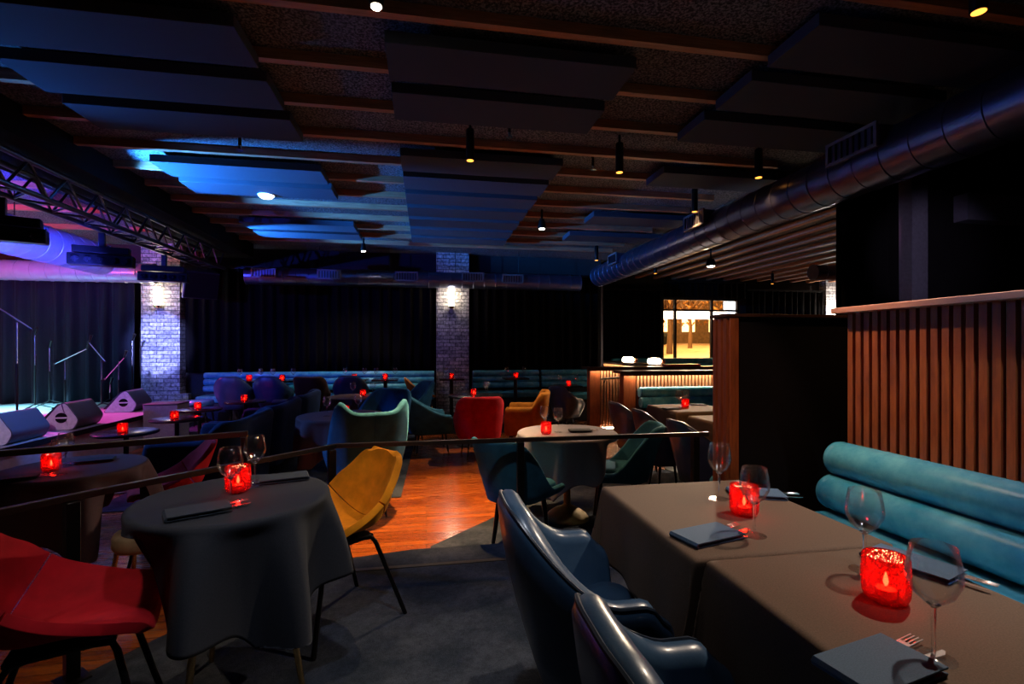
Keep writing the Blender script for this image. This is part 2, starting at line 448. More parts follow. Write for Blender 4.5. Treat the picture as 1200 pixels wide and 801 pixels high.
# acoustic panels hung under the battens
ORD = ['first', 'second', 'third', 'fourth', 'fifth', 'sixth', 'seventh', 'eighth', 'ninth', 'tenth', 'eleventh']
def panel_maker():
    o = thing('acoustic_panel', '', 'acoustic panel', group='acoustic panels under the ceiling')
    MB().box(-0.79, 0.79, 0, 0.42, 0, 0.075).build('panel_board', 'panel', o, bevel=0.004)
    w_ = MB()
    for sx in (-0.6, 0.6):
        w_ = MB().tube([(sx, 0.21, 0.075), (sx, 0.21, 0.14)], 0.008, 6); w_.build('hanger', 'black_metal', o)
    return o
pan = Proto(panel_maker)
for cname, cx, ks in (('stage-side column', -1.855, (1, 2, 3, 5, 6, 9, 10)), ('middle column', 0.545, (1, 2, 4, 5, 6, 7, 8, 9, 10)), ('duct-side column', 2.95, (0, 1, 2, 4, 7, 9))):
    for n, k in enumerate(ks):
        pan.put((cx + (0.25 if cname.startswith('duct') and k > 3 else 0) - (0.15 if cname.startswith('duct') and k > 5 else 0), YK[k], CEIL - 0.14), 0,
                'dark acoustic ceiling panel, %s from the front in the %s' % (ORD[n], cname), 'acoustic panels under the ceiling')
# ------------------------------------------------------------------ curtains
def curtain(name, label, x0, x1, y, z0, z1, mat='curtain', pitch=0.20, amp=0.04, group='floor-length curtains', along='x'):
    def fn(a, b):
        s = a * (x1 - x0); ph = 2 * pi * s / pitch
        wob = 0.35 * sin(ph * 0.37 + 1.3) + 0.25 * sin(ph * 0.13)
        o = amp * (0.75 + 0.4 * b) * (sin(ph + wob * 2) + 0.25 * sin(2 * ph + 0.5))
        z = z1 + (z0 - z1) * b
        return (x0 + s, y + o, z) if along == 'x' else (y + o, x0 + s, z)
    nu = max(12, int(abs(x1 - x0) / pitch * 10))
    r = thing(name, label, 'curtain', group=group)
    MB().grid(fn, nu, 5).build('drape', mat, r, solid=0.006, sharp=180)
    m = MB()
    if along == 'x': m.box(x0, x1, y - 0.03, y + 0.03, z1 - 0.01, z1 + 0.04)
    else: m.box(y - 0.03, y + 0.03, x0, x1, z1 - 0.01, z1 + 0.04)
    m.build('curtain_track', 'black_metal', r)
    return r
curtain('curtain', 'black pleated curtain between the left brick pillar and the middle one', -4.5, 0.16, YB - 0.17, 1.0, 3.0)
curtain('curtain', 'black pleated curtain from the middle brick pillar to the wall corner', 0.9, 3.72, YB - 0.17, 1.0, 3.0)
curtain('curtain', 'black pleated curtain just beside the street window, above the lamps', 4.0, 6.22, YR - 0.2, 0.2, 3.0)
curtain('curtain', 'black pleated curtain between the street window and the lit white pillar', 8.7, aty(958, YR), YR - 0.2, 0.2, 3.05)
curtain('curtain', 'short black pelmet curtain hung above the street window', 6.25, 8.66, YR - 0.2, WZ1, 3.25, amp=0.02)
curtain('curtain', 'dark stage curtain behind the microphone stands', -9.9, -5.28, YB - 0.25, SZ, 2.9, 'stage_curtain', 0.26, 0.055)
curtain('curtain', 'black curtain hung behind the slatted wood screen under the long duct', 3.62, 4.25, 3.8, 0.0, 3.0, pitch=0.12)
struct('column', MB().box(4.30, 4.47, 3.72, 3.9, 0, CEIL), 'purple_grey')
struct('wall_side', MB().box(4.47, 9, 3.72, 3.9, 0, CEIL), 'screen_black')
struct('trim_4', MB().box(4.75, 8, 3.60, 3.72, 2.62, 2.86), 'purple_grey')
struct('trim_5', MB().box(XJ - 0.02, XJ + 0.03, YB - 0.06, YB, 0.2, 3.0), 'purple_grey')
struct('wall_panel', MB().box(aty(1002, YR), aty(1025, YR), YR - 0.1, YR, 0, 3.0), 'slat_wood')
# ------------------------------------------------------------------ ducts
def duct(label, p0, p1, r, mat='duct_metal', vents=(), seam=0.22, hang=True):
    p0 = Vector(p0); p1 = Vector(p1); d = (p1 - p0); L = d.length; d.normalize()
    r_ = thing('ventilation_duct', label, 'duct')
    path = []; rad = []
    n = int(L / seam)
    for i in range(n + 1):
        c = p0 + d * (L * i / n)
        for o, k in ((-0.010, r), (-0.006, r + 0.006), (0.006, r + 0.006), (0.010, r)):
            path.append(c + d * o); rad.append(k)
    MB().tube(path, rad, 28).build('pipe', mat, r_, sharp=24)
    side = d.cross(Vector((0, 0, 1)))
    if abs(d.x) > abs(d.y): side = Vector((0, -1, 0))
    else: side = Vector((-1 if p0.x > 0 else 1, 0, 0))
    for (s, lift, ln) in vents:
        c = p0 + d * s + Vector((0, 0, lift))
        hb = MB(); fr = MB(); lv = MB()
        def box_at(mb, a0, a1, o0, o1, z0, z1):
            A = c + d * a0 + side * o0; B = c + d * a1 + side * o1
            mb.box(min(A.x, B.x), max(A.x, B.x), min(A.y, B.y), max(A.y, B.y), c.z + z0, c.z + z1)
        hh = 0.075
        box_at(hb, -ln / 2, ln / 2, r * 0.5, r + 0.05, -hh, hh)
        v = hb.build('vent_box', mat, r_)
        for (a0, a1, z0, z1) in ((-ln / 2 - .015, ln / 2 + .015, hh - .01, hh + .015), (-ln / 2 - .015, ln / 2 + .015, -hh - .015, -hh + .01), (-ln / 2 - .015, -ln / 2 + .01, -hh, hh), (ln / 2 - .01, ln / 2 + .015, -hh, hh)):
            box_at(fr, a0, a1, r + 0.045, r + 0.062, z0, z1)
        fr.build('vent_frame', 'vent_metal', v)
        for k in range(8):
            a = -ln / 2 + ln * (k + .5) / 8
            box_at(lv, a - .006, a + .006, r + 0.05, r + 0.058, -hh, hh)
        lv.build('vent_louvre', 'black_metal', v)
    hg = int(L / 1.6) if hang else 0
    for i in range(1, hg + 1):
        c = p0 + d * (L * i / (hg + 1))
        MB().tube([c + Vector((0, 0, r)), Vector((c.x, c.y, CEIL - 0.01))], 0.006, 6).build('hanger', 'black_metal', r_)
    return r_
DXR = 3.40
duct('long round metal duct running the length of the room above the banquette side', (DXR, -1.0, 2.90), (DXR, 9.3, 2.90), 0.20, vents=((4.2, 0.10, 0.42), (6.4, 0.10, 0.42), (9.0, 0.10, 0.36)), hang=False)
duct('round metal duct crossing above the back curtains between the pillars', (-3.3, 9.85, 2.82), (3.15, 9.85, 2.82), 0.16, vents=((0.35, 0.03, 0.4), (1.5, 0.03, 0.4), (2.92, 0.03, 0.4), (4.2, 0.05, 0.4), (5.0, 0.03, 0.4)))
duct('blue-lit round duct above the stage beside the truss', (-4.95, 2.2, 2.84), (-4.95, 8.5, 2.84), 0.24, 'duct_paint', vents=((4.6, 0.05, 0.42),))
duct('silver round duct crossing above the stage curtain', (-9.9, 9.55, 2.78), (-4.7, 9.55, 2.78), 0.17, 'duct_paint')
duct('short grey duct in front of the lit white pillar', (7.6, 8.6, 2.98), (11.2, 8.6, 2.98), 0.15)
# ------------------------------------------------------------------ truss and stage lights
TX, TZ0, TZ1 = -3.55, 2.83, 3.105
tr = thing('lighting_truss', 'black metal box truss hung along the stage edge', 'truss', (TX, 0, 0))
for dx in (-0.14, 0.14):
    for z in (TZ0, TZ1):
        MB().tube([(dx, 1.2, z), (dx, 9.1, z)], 0.025, 10).build('chord', 'truss_metal', tr)
for face, pts in (('near', lambda a, b, k: ((0.14, a, TZ0 if k else TZ1), (0.14, b, TZ1 if k else TZ0))),
                  ('far', lambda a, b, k: ((-0.14, a, TZ0 if k else TZ1), (-0.14, b, TZ1 if k else TZ0))),
                  ('under', lambda a, b, k: ((-0.14 if k else 0.14, a, TZ0), (0.14 if k else -0.14, b, TZ0)))):
    m = MB(); n = 34
    for i in range(n):
        a = 1.2 + 7.9 * i / n; b = 1.2 + 7.9 * (i + 1) / n
        m.tube(pts(a, b, i % 2), 0.012, 6)
    m.build('lattice', 'truss_metal', tr)
def stage_light_maker():
    o = thing('hanging_stage_light', '', 'stage light', group='stage lights hung from the truss')
    MB().box(-0.03, 0.03, -0.03, 0.03, 0.14, 0.30).build('clamp', 'truss_metal', o, bevel=0.004)
    MB().box(-0.26, 0.26, -0.06, 0.06, 0.06, 0.14).build('yoke', 'black_metal', o, bevel=0.008)
    h = MB().box(-0.3, 0.3, -0.07, 0.07, -0.08, 0.05).build('lamp_housing', 'black_metal', o, bevel=0.012)
    for i in range(5):
        x = -0.22 + 0.11 * i
        MB().lathe([(0.0, 0), (0.035, 0.0), (0.035, 0.014), (0.0, 0.016)], 12).build('lens', 'lens_dim', h).location = (x, -0.078, -0.02)
    for c in h.children: c.rotation_euler = (pi / 2, 0, 0)
    return o
sl = Proto(stage_light_maker)
sl.put((TX - 0.12, 4.1, TZ0 - 0.338), 0.5, 'black multi-lens stage light at the near end of the truss', 'stage lights hung from the truss')
sl.put((TX - 0.12, 5.0, TZ0 - 0.338), 0.4, 'second black multi-lens stage light from the near end of the truss', 'stage lights hung from the truss')
sl.put((TX - 0.12, 6.35, TZ0 - 0.338), 0.3, 'black multi-lens stage light hung halfway along the truss', 'stage lights hung from the truss')
sl.put((TX - 0.12, 7.7, TZ0 - 0.338), 0.2, 'black multi-lens stage light just in front of the hanging speaker', 'stage lights hung from the truss')
# hanging speakers
def pa_speaker(label, loc, rz, tilt, s=1.0):
    o = thing('hanging_speaker', label, 'speaker', loc, rz)
    b = MB().prism([(-0.26 * s, -0.2 * s), (0.26 * s, -0.2 * s), (0.2 * s, 0.24 * s), (-0.2 * s, 0.24 * s)], -0.24 * s, 0.24 * s)
    body = b.build('cabinet', 'black_cover', o, bevel=0.012); body.rotation_euler = (tilt, 0, 0)
    g = MB().box(-0.25 * s, 0.25 * s, -0.215 * s, -0.2 * s, -0.22 * s, 0.22 * s).build('grille', 'black_paint', o); g.rotation_euler = (tilt, 0, 0)
    MB().tube([(0, 0, 0.2 * s), (0, 0, CEIL - loc[2] - 0.02)], 0.014, 8).build('bracket', 'black_metal', o)
    return o
sp = pa_speaker('black loudspeaker hung beside the left brick pillar, its side lit pink', (-3.95, 9.45, 2.62), 0.66, 0.34)
MB().box(-0.275, -0.262, -0.2, -0.14, -0.24, 0.24).build('painted_lit_edge', 'monitor_side', sp).rotation_euler = (0.34, 0, 0)  # pale strip stands in for pink light on the cabinet's side
pa_speaker('black loudspeaker hung under the slatted ceiling beside the black curtain', (aty(1016, 5.6), 5.6, 2.86), 0.4, 0.25, 0.6)
# ------------------------------------------------------------------ small ceiling lamps
def cyl_maker():
    o = thing('ceiling_spotlight', '', 'spotlight', group='black cylinder spotlights on the ceiling')
    MB().lathe([(0.034, 0.0), (0.036, 0.006), (0.036, 0.26), (0.030, 0.268)], 20).build('can', 'black_metal', o)
    MB().lathe([(0.012, 0.268), (0.012, 0.34)], 10).build('stem', 'black_metal', o)
    MB().lathe([(0.0, -0.002), (0.029, -0.002), (0.029, 0.002), (0.0, 0.002)], 20).build('bulb', 'lamp_warm', o)
    return o
cyl = Proto(cyl_maker)
SPZ = 3.08
WARM = (1.0, 0.52, 0.22)
spots = [(551, 188, 'hung in front of the middle panel column'), (726, 202, 'second from the long duct'), (889, 208, 'nearest to the vent of the long duct'),
         (814, 248, 'farther along beside the long duct'), (1147, 14, 'above the slatted wood screen')]
LOC = []
for (u, v, t) in spots:
    tt = F * (SPZ - CZ) / (407 - v); X = (u - 600) / F * tt
    p = Vector((X * CY + tt * SY, tt * CY - X * SY, SPZ)); LOC.append(p)
    cyl.put(p, 0, 'black cylinder ceiling spotlight with amber glow, ' + t, 'black cylinder spotlights on the ceiling')
for (u, y, t) in ((699, 8.6, 'above the half wall of the booths'), (768, 9.9, 'small, seen above the street window'), (905, 11.0, 'small, before the curtain at the lit white pillar')):
    cyl.put((aty(u, y), y, SPZ), 0, 'black cylinder ceiling spotlight with amber glow, ' + t, 'black cylinder spotlights on the ceiling')
def bare_spot(label, u, v, z, mat='lamp_white', r=0.045):
    t = F * (z - CZ) / (407 - v); X = (u - 600) / F * t
    p = Vector((X * CY + t * SY, t * CY - X * SY, z))
    o = thing('ceiling_spotlight', label, 'spotlight', p)
    MB().lathe([(r * 1.25, 0.0), (r * 1.3, 0.05), (r * 0.8, 0.13), (0.015, 0.14), (0.015, CEIL - z - 0.001)], 18).build('can', 'black_metal', o)
    MB().lathe([(0.0, -0.012), (r * 0.7, -0.008), (r, 0.003), (0.0, 0.003)], 18).build('bulb', mat, o)
    return p
B1 = bare_spot('bright white ceiling spotlight above the red tub chair', 635, 268, 3.15)
B2 = bare_spot('bright white ceiling spotlight glaring above the street window', 833, 312, 2.95, r=0.07)
B3 = bare_spot('white ceiling floodlight at the top edge beside the first batten', 441, 8, 3.25, r=0.03)
B4 = bare_spot('small white ceiling spotlight above the curtains at the back', 426, 294, 3.15, r=0.04)
dm = at(312, 229, 3.27); o = thing('ceiling_dome', 'white ceiling dome under a blue-lit acoustic panel', 'dome light', dm)
MB().lathe([(0.0, -0.035), (0.06, -0.03), (0.085, -0.005), (0.085, 0.005), (0.0, 0.005)], 24).build('diffuser', 'dome_glow', o)
MB().lathe([(0.095, 0.0), (0.095, 0.02), (0.0, 0.02)], 24).build('rim', 'white_plaster', o)
def sprinkler(label, u, v):
    p = at(u, v, 3.24)
    o = thing('fire_sprinkler', label, 'sprinkler', p)
    MB().tube([(0, 0, 0.03), (0, 0, CEIL - 3.24 - 0.001)], 0.014, 8).build('pipe', 'black_metal', o)
    MB().lathe([(0.0, 0), (0.03, 0.0), (0.03, 0.006), (0.01, 0.012), (0.016, 0.04), (0.0, 0.045)], 12).build('head', 'chrome', o)
sprinkler('chrome fire sprinkler above the stage truss', 281, 176)
sprinkler('chrome fire sprinkler beside the second cylinder spotlight', 695, 199)
sprinkler('chrome fire sprinkler near the middle panel column', 597, 161)
# sconces on the pillars
def sconce(label, x, y, z, mat, h=0.34):
    o = thing('wall_sconce', label, 'wall lamp', (x, y, z))
    MB().lathe([(0.0, 0), (0.055, 0.0), (0.055, h), (0.0, h)], 20, (0, -0.10, 0.04)).build('tube', mat, o)
    MB().lathe([(0.0, 0), (0.04, 0.0), (0.065, 0.05), (0.0, 0.05)], 20, (0, -0.10, -0.01)).build('holder', 'brass', o)
    MB().box(-0.03, 0.03, -0.1, 0.0, -0.005, 0.02).build('bracket', 'brass', o)
    return o
sconce('lit tube wall lamp on the blue-lit left brick pillar', -4.88, YB - 0.25, 2.22, 'sconce_glow')
sconce('lit tube wall lamp on the middle brick pillar', 0.50, YB - 0.25, 2.28, 'sconce_glow', 0.36)
sconce('lit tube wall lamp glaring on the white brick pillar past the screens', aty(974, YR), YR - 0.25, 2.35, 'sconce_glow_bright', 0.3)
# ------------------------------------------------------------------ street window and what lies outside
o = struct('window_1', MB().box(WX0, WX1, YR - 0.02, YR + 0.12, WZ0 - 0.04, WZ0), 'dark_wall')
fr = MB()
for x in (WX0, aty(791, YR), aty(834, YR), WX1 - 0.06):
    fr.box(x, x + 0.06, YR + 0.02, YR + 0.10, WZ0, WZ1)
fr.box(WX0, WX1, YR + 0.02, YR + 0.10, WZ1 - 0.05, WZ1); fr.box(WX0, WX1, YR + 0.02, YR + 0.10, 2.48, 2.53)
fr.build('window_frame', 'rail_metal', o)
MB().box(WX0, WX1, YR + 0.055, YR + 0.062, WZ0, WZ1).build('window_pane', 'window_glass', o)
struct('ground_street', MB().prism([(YR + 0.2, -0.2), (44, -0.2), (44, 2.0), (YR + 0.2, 0.95)], -8, 40, 'x'), 'asphalt')
def GZ(y): return 0.95 + (y - YR - 0.2) * 1.05 / (44 - YR - 0.2)
bd = thing('street_building', 'warmly lit building across the street seen through the window', 'building', (18, 40, GZ(40)))
MB().box(-16, 22, 0, 4, 0, 12).build('facade', 'facade', bd)
for i in range(12):
    MB().box(-14 + i * 2.6, -12.8 + i * 2.6, -0.06, 0.02, 1.0, 2.8).build('window', 'window_lit', bd)
cp = thing('lit_canopy', 'glowing white canopy band outside the street window', 'canopy', (8.2, 15.2, 0.05))
MB().box(-2.6, 4.5, 0, 0.5, 2.42, 2.70).build('light_box', 'canopy_glow', cp, bevel=0.02)
for x in (-2.5, 4.3):
    MB().tube([(x, 0.25, 0.97), (x, 0.25, 2.45)], 0.05, 10).build('post', 'black_metal', cp)
sg = thing('lit_sign', 'small glowing white sign panel in the upper window corner', 'sign', (aty(856, 14.0), 14.0, 0))
MB().box(-0.18, 0.25, 0, 0.08, 2.35, 2.60).build('light_panel', 'sign_glow', sg); MB().box(-0.18, 0.25, 0, 0.08, 2.68, 2.92).build('light_panel', 'sign_glow', sg)
MB().tube([(0, 0.04, 0.98), (0, 0.04, 3.0)], 0.04, 10).build('post', 'black_metal', sg)
rt = random.Random(3)
for i, (x, y, lab) in enumerate(((10.5, 20, 'bare branching tree outside behind the canopy'), (15.5, 27, 'bare branching tree at the middle of the street view'), (17.8, 21, 'bare branching tree outside beside the glowing sign'))):
    t = thing('street_tree', lab, 'tree', (x, y, GZ(y)), group='trees in the street')
    MB().tube([(0, 0, 0), (0.05, 0, 1.2), (0, 0.1, 2.6)], [0.14, 0.10, 0.07], 8).build('trunk', 'bark', t)
    m = MB()
    for k in range(46):
        a = rt.uniform(0, 2 * pi); r = rt.uniform(0.8, 2.3); z = 2.3 + rt.uniform(0, 2.8)
        b0 = Vector((0, 0.1, 1.6 + rt.uniform(0, 1.0))); e = Vector((r * cos(a), r * sin(a), z)); mid = (b0 + e) / 2 + Vector((0, 0, 0.3))
        m.tube([b0, mid, e], [0.045, 0.025, 0.01], 5)
    m.build('branches', 'bark', t)
    m = MB()
    for k in range(620):
        a = rt.uniform(0, 2 * pi); r = 2.4 * sqrt(rt.random()); z = 1.3 + rt.uniform(0, 4.0); s_ = rt.uniform(0.06, 0.14)
        c = Vector((r * cos(a), r * sin(a), z)); q = Matrix.Rotation(rt.uniform(0, 6), 3, (rt.random(), rt.random(), 1))
        m.add([c + q @ Vector(p) * s_ for p in ((-1, 0, 0), (0, -.5, .1), (1, 0, 0), (0, .5, .1))], [(0, 1, 2, 3)])
    m.build('foliage', 'leaves', t, smooth=False)
cr = thing('parked_car', 'dark car parked in the orange-lit street outside', 'car', (16.2, 35, GZ(35)))
MB().prism([(-2.1, 0.3), (2.1, 0.3), (2.15, 0.75), (1.3, 0.9), (0.8, 1.4), (-1.1, 1.42), (-1.7, 0.95), (-2.15, 0.85)], -0.85, 0.85, 'y').build('body', 'car_paint', cr, bevel=0.06)
for x in (-1.35, 1.35):
    for y in (-0.86, 0.7):
        wh = MB().lathe([(0.0, 0), (0.32, 0.0), (0.32, 0.16), (0.0, 0.16)], 20).build('wheel', 'black_paint', cr)
        wh.location = (x, y + 0.16, 0.32); wh.rotation_euler = (pi / 2, 0, 0)
# ------------------------------------------------------------------ stage furniture
def wedge_maker():
    o = thing('stage_monitor', '', 'stage monitor', group='wedge monitors along the stage edge')
    def rnd(p, r=0.035, n=4):
        out = []; N = len(p)
        for i in range(N):
            a, b, c = Vector(p[i - 1]), Vector(p[i]), Vector(p[(i + 1) % N])
            d1 = (a - b).normalized(); d2 = (c - b).normalized()
            for k in range(n + 1):
                t = k / n
                out.append(tuple((b + d1 * r * (1 - t) ** 2 + d2 * r * t ** 2)))
        return out
    prof = rnd([(-0.24, 0.0), (0.15, 0.0), (0.21, 0.12), (0.07, 0.34), (0.0, 0.31)], 0.04)
    MB().prism(prof, -0.27, 0.27, 'y').build('cabinet', 'monitor_cover', o)
    for y in (-0.275, 0.275):
        MB().prism(rnd([(-0.23, 0.006), (0.145, 0.006), (0.20, 0.12), (0.065, 0.33), (0.0, 0.30)], 0.04), min(y, y * .985), max(y, y * .985), 'y').build('side_panel', 'monitor_side', o)
    sgn = MB().lathe([(0.0, -0.002), (0.062, -0.002), (0.062, 0.002), (0.0, 0.002)], 24).build('badge', 'black_paint', o)
    sgn.location = (0.03, -0.278, 0.15); sgn.rotation_euler = (pi / 2, 0, 0)
    MB().box(-0.062, 0.062, -0.009, 0.009, 0.002, 0.0035).build('badge_bar', 'monitor_side', sgn)
    MB().prism([(-0.245, 0.06), (-0.235, 0.05), (-0.012, 0.305), (-0.022, 0.315)], -0.25, 0.25, 'y').build('grille', 'black_cover', o)
    return o
wd = Proto(wedge_maker)
wd.put((-4.66, 8.74, SZ), 0.10, 'wedge stage monitor nearest the brick pillar, round badge on its side', 'wedge monitors along the stage edge')
wd.put((-4.40, 7.04, SZ), 0.08, 'wedge stage monitor in the middle of the three, round badge on its side', 'wedge monitors along the stage edge')
wd.put((-4.38, 6.07, SZ), 0.04, 'blue-lit wedge stage monitor nearest the front of the stage', 'wedge monitors along the stage edge')
def mic_stand(label, x, y, h, boom=None, mic=True):
    o = thing('microphone_stand', label, 'microphone stand', (x, y, SZ), group='microphone stands on the stage')
    for k in range(3):
        a = 2 * pi * k / 3 + 0.4
        MB().tube([(0, 0, 0.10), (0.26 * cos(a), 0.26 * sin(a), 0.012)], 0.008, 6).build('leg', 'black_metal', o)
    MB().tube([(0, 0, 0.08), (0, 0, h * 0.6)], 0.013, 8).build('lower_pole', 'black_metal', o)
    MB().tube([(0, 0, h * 0.6), (0, 0, h)], 0.009, 8).build('upper_pole', 'chrome', o)
    if boom:
        a, b = boom
        bm = MB().tube([(a[0], 0, h + a[1]), (b[0], 0, h + b[1])], 0.009, 8).build('boom', 'chrome', o)
        e = b if mic else None
        MB().tube([(a[0], 0, h + a[1]), (a[0] - 0.02, 0, h + a[1] - 0.02)], 0.02, 8).build('counterweight', 'black_metal', bm)
    else: e = (0, 0)
    if e:
        MB().tube([(e[0], 0, h + e[1]), (e[0] + 0.03, -0.02, h + e[1] + 0.06), (e[0] + 0.05, -0.03, h + e[1] + 0.12)], [0.012, 0.018, 0.024], 10).build('microphone', 'black_metal', o)
    return o
mic_stand('tall silver boom microphone stand on the stage at the picture edge', aty(20, 7.3), 7.3, 1.32, ((0.16, -0.08), (-0.33, 0.28)))
mic_stand('thin straight stand before the stage curtain, by the tall boom stand', aty(41, 9.0), 9.0, 1.2, None)
mic_stand('straight microphone stand at the stage curtain, left of the angled boom', aty(58, 9.6), 9.6, 1.0, None)
mic_stand('short stand with angled boom before the stage curtain', aty(76, 9.25), 9.25, 0.78, ((-0.15, -0.05), (0.32, 0.20)))
mic_stand('microphone stand at the centre of the stage curtain', aty(119, 9.0), 9.0, 0.8, ((0.05, -0.02), (-0.18, 0.28)))
mic_stand('very short microphone stand behind the far monitor', aty(129, 9.75), 9.75, 0.35, None)
mic_stand('stand with angled boom behind the far monitor', aty(139, 9.1), 9.1, 0.78, ((-0.2, -0.3), (0.08, 0.05)))
mic_stand('tall straight stand nearest the brick pillar on stage', aty(155, 9.65), 9.65, 1.12, None)
o = thing('stage_step', 'felt-covered box step at the end of the stage by the pillar', 'step', (0, 0, 0))
MB().box(SX + 0.03, -3.66, 8.05, 8.43, 0, 0.62).build('box_body', 'felt_grey', o, bevel=0.008)
MB().box(SX + 0.03, -3.655, 8.04, 8.43, 0.62, 0.645).build('top_board', 'black_cover', o, bevel=0.006)
# ------------------------------------------------------------------ seats
def sm(a, b, x):
    t = max(0.0, min(1.0, (x - a) / (b - a))); return t * t * (3 - 2 * t)
def upath(W, xf, xb, rc, n=44):
    segs = []; hw = W / 2
    L1 = xf - (xb + rc); La = rc * pi / 2; L2 = 2 * (hw - rc); T = 2 * L1 + 2 * La + L2
    out = []
    for i in range(n + 1):
        s = T * i / n; a = 2 * i / n - 1
        if s <= L1: p, q = (xf - s, -hw), (0, -1)
        elif s <= L1 + La:
            th = (s - L1) / rc; p = (xb + rc - rc * sin(th), -hw + rc - rc * cos(th)); q = (-sin(th), -cos(th))
        elif s <= L1 + La + L2:
            p, q = (xb, -hw + rc + (s - L1 - La)), (-1, 0)
        elif s <= L1 + 2 * La + L2:
            th = (s - L1 - La - L2) / rc; p = (xb + rc - rc * cos(th), hw - rc + rc * sin(th)); q = (-cos(th), sin(th))
        else: p, q = (xb + rc + (s - L1 - 2 * La - L2), hw), (0, 1)
        out.append((Vector((*p, 0)), Vector((*q, 0)), a))
    return out
def wall_u(path, hfn, z0, th, taper=0.04, flare=0.02, lean=0.0, sides=None):
    rings = []; pipes = []
    for (p, q, a) in path:
        h = hfn(abs(a))
        def pt(off, z, zr):
            c = -taper * (1 - zr) ** 1.5 + flare * zr
            v = p + q * (c + off)
            v = Vector((v.x, v.y, z))
            if z > 0.42: v.x -= lean * (z - 0.42)
            return v
        top = h - th / 2
        r = [pt(th / 2, z0 + (top - z0) * k / 5, k / 5) for k in range(6)]
        r += [pt(th / 2 * cos(g), top + th / 2 * sin(g), 1) for g in (pi / 5, 2 * pi / 5, 3 * pi / 5, 4 * pi / 5)]
        r += [pt(-th / 2, z0 + (top - z0) * k / 5, k / 5) for k in (5, 4, 3, 2, 1, 0)]
        rings.append(r)
        pipes.append(pt(th / 2 * 0.72, top + th / 2 * 0.78, 1))
    def cap(r, r2, s_):
        c = sum(r, Vector()) / len(r); d = (c - sum(r2, Vector()) / len(r2)); d.z = 0; d.normalize()
        return [[c + (v - c) * k + d * th * e for v in r] for k, e in ((0.93, 0.16), (0.72, 0.30), (0.35, 0.36))]
    a = cap(rings[0], rings[1], 1); b = cap(rings[-1], rings[-2], 1)
    return list(reversed(a)) + rings + b, pipes
def legs4(o, pts, z, mat, r0=0.016, r1=0.009, splay=0.04, foot=None):
    for (x, y) in pts:
        l = math.hypot(x, y)
        e = (x + splay * x / l, y + splay * y / l, 0.0)
        lg = MB().tube([(x, y, z), e], [r0, r1], 10).build('leg', mat, o)
        if foot:
            MB().tube([Vector(e) + (Vector((x, y, z)) - Vector(e)) * 0.12, e], [r1 * 1.25, r1 * 1.15], 10).build('foot_cap', foot, lg)
def cushion(o, x0, x1, hw, z0, z1, mat, name='seat', r=0.10):
    n = 8; poly = []
    for (cx, cy, a0) in ((x1 - r * .5, hw - r * .5, 0), (x0 + r, hw - r, pi / 2), (x0 + r, -hw + r, pi), (x1 - r * .5, -hw + r * .5, 3 * pi / 2)):
        rr = r * .5 if cx > 0 else r
        for k in range(n + 1):
            a = a0 + pi / 2 * k / n
            poly.append((cx + rr * cos(a), cy + rr * sin(a)))
    c = Vector((sum(p[0] for p in poly) / len(poly), 0, 0))
    rings = []
    for (s, z) in ((0.90, z0), (0.985, z0 + .012), (1, z0 + (z1 - z0) * .5), (0.985, z1 - .016), (0.93, z1 - .003), (0.6, z1 + .008), (0.02, z1 + .012)):
        rings.append([(c.x + (p[0] - c.x) * s, p[1] * s, z) for p in poly])
    return MB().loops(rings).build(name, mat, o, sharp=75)
def tub_maker(name, cat, mat, W, xf, xb, rc, hfn, th=0.06, z0=0.32, taper=0.05, flare=0.02, lean=0.0, leg='black_metal', foot=None, pipe=None, seat_z=(0.34, 0.46), seat_x=None, leg_r=0.016, n=44, seam=False, seatmat=None):
    def mk():
        o = thing(name, '', cat)
        path = upath(W, xf, xb, rc, n)
        rings, pipes = wall_u(path, hfn, z0, th, taper, flare, lean)
        sh = MB().loops(rings).build('backrest', mat, o, sharp=80)
        if pipe: MB().tube(pipes, 0.0055, 6).build('piping', pipe, sh)
        if seam:
            k = len(path) // 2; pts = []
            for i in range(6):
                pts.append(rings[3 + k][i])
            MB().tube([Vector(p) + Vector((-0.001, 0, 0)) for p in pts], 0.003, 5).build('seam', mat, sh)
        sx0, sx1 = seat_x or (xb + th * .35, xf + 0.03)
        cushion(o, sx0, sx1, W / 2 - th * .4, *seat_z, seatmat or mat, r=min(rc, W / 2 - .06) * .9)
        MB().box(xb + taper + .03, xf - .02, -W / 2 + taper + .03, W / 2 - taper - .03, z0 - 0.02, z0 + 0.03).build('seat_base', 'black_cover', o, bevel=0.02)
        lx, ly = (xf - .06, W / 2 - taper - .07)
        legs4(o, [(lx, ly), (lx, -ly), (xb + taper + .09, ly * .8), (xb + taper + .09, -ly * .8)], z0, leg, leg_r, leg_r * .6, 0.05, foot)
        return o
    return mk
def h_leather(a): return 0.630 + 0.22 * (1 - sm(0.14, 0.74, a)) - 0.06 * sm(0.88, 1.0, a)
def h_wing(a): return 0.62 + (0.33 * (1 - sm(0.38, 0.60, a))) + 0.09 * math.exp(-((a - 0.36) / 0.10) ** 2) - 0.02 * sm(0.9, 1, a)
def h_tub(a): return 0.60 + 0.24 * (1 - sm(0.30, 0.85, a)) - 0.06 * sm(0.85, 1.0, a)
def h_slope(a): return 0.57 + 0.31 * (1 - sm(0.10, 0.95, a))
def h_arm(a): return 0.63 + 0.21 * (1 - sm(0.40, 0.56, a))
def h_dine(a): return 0.47 + 0.37 * (1 - sm(0.30, 0.80, a))
def h_sofa(a): return 0.66 + 0.16 * (1 - sm(0.50, 0.66, a))
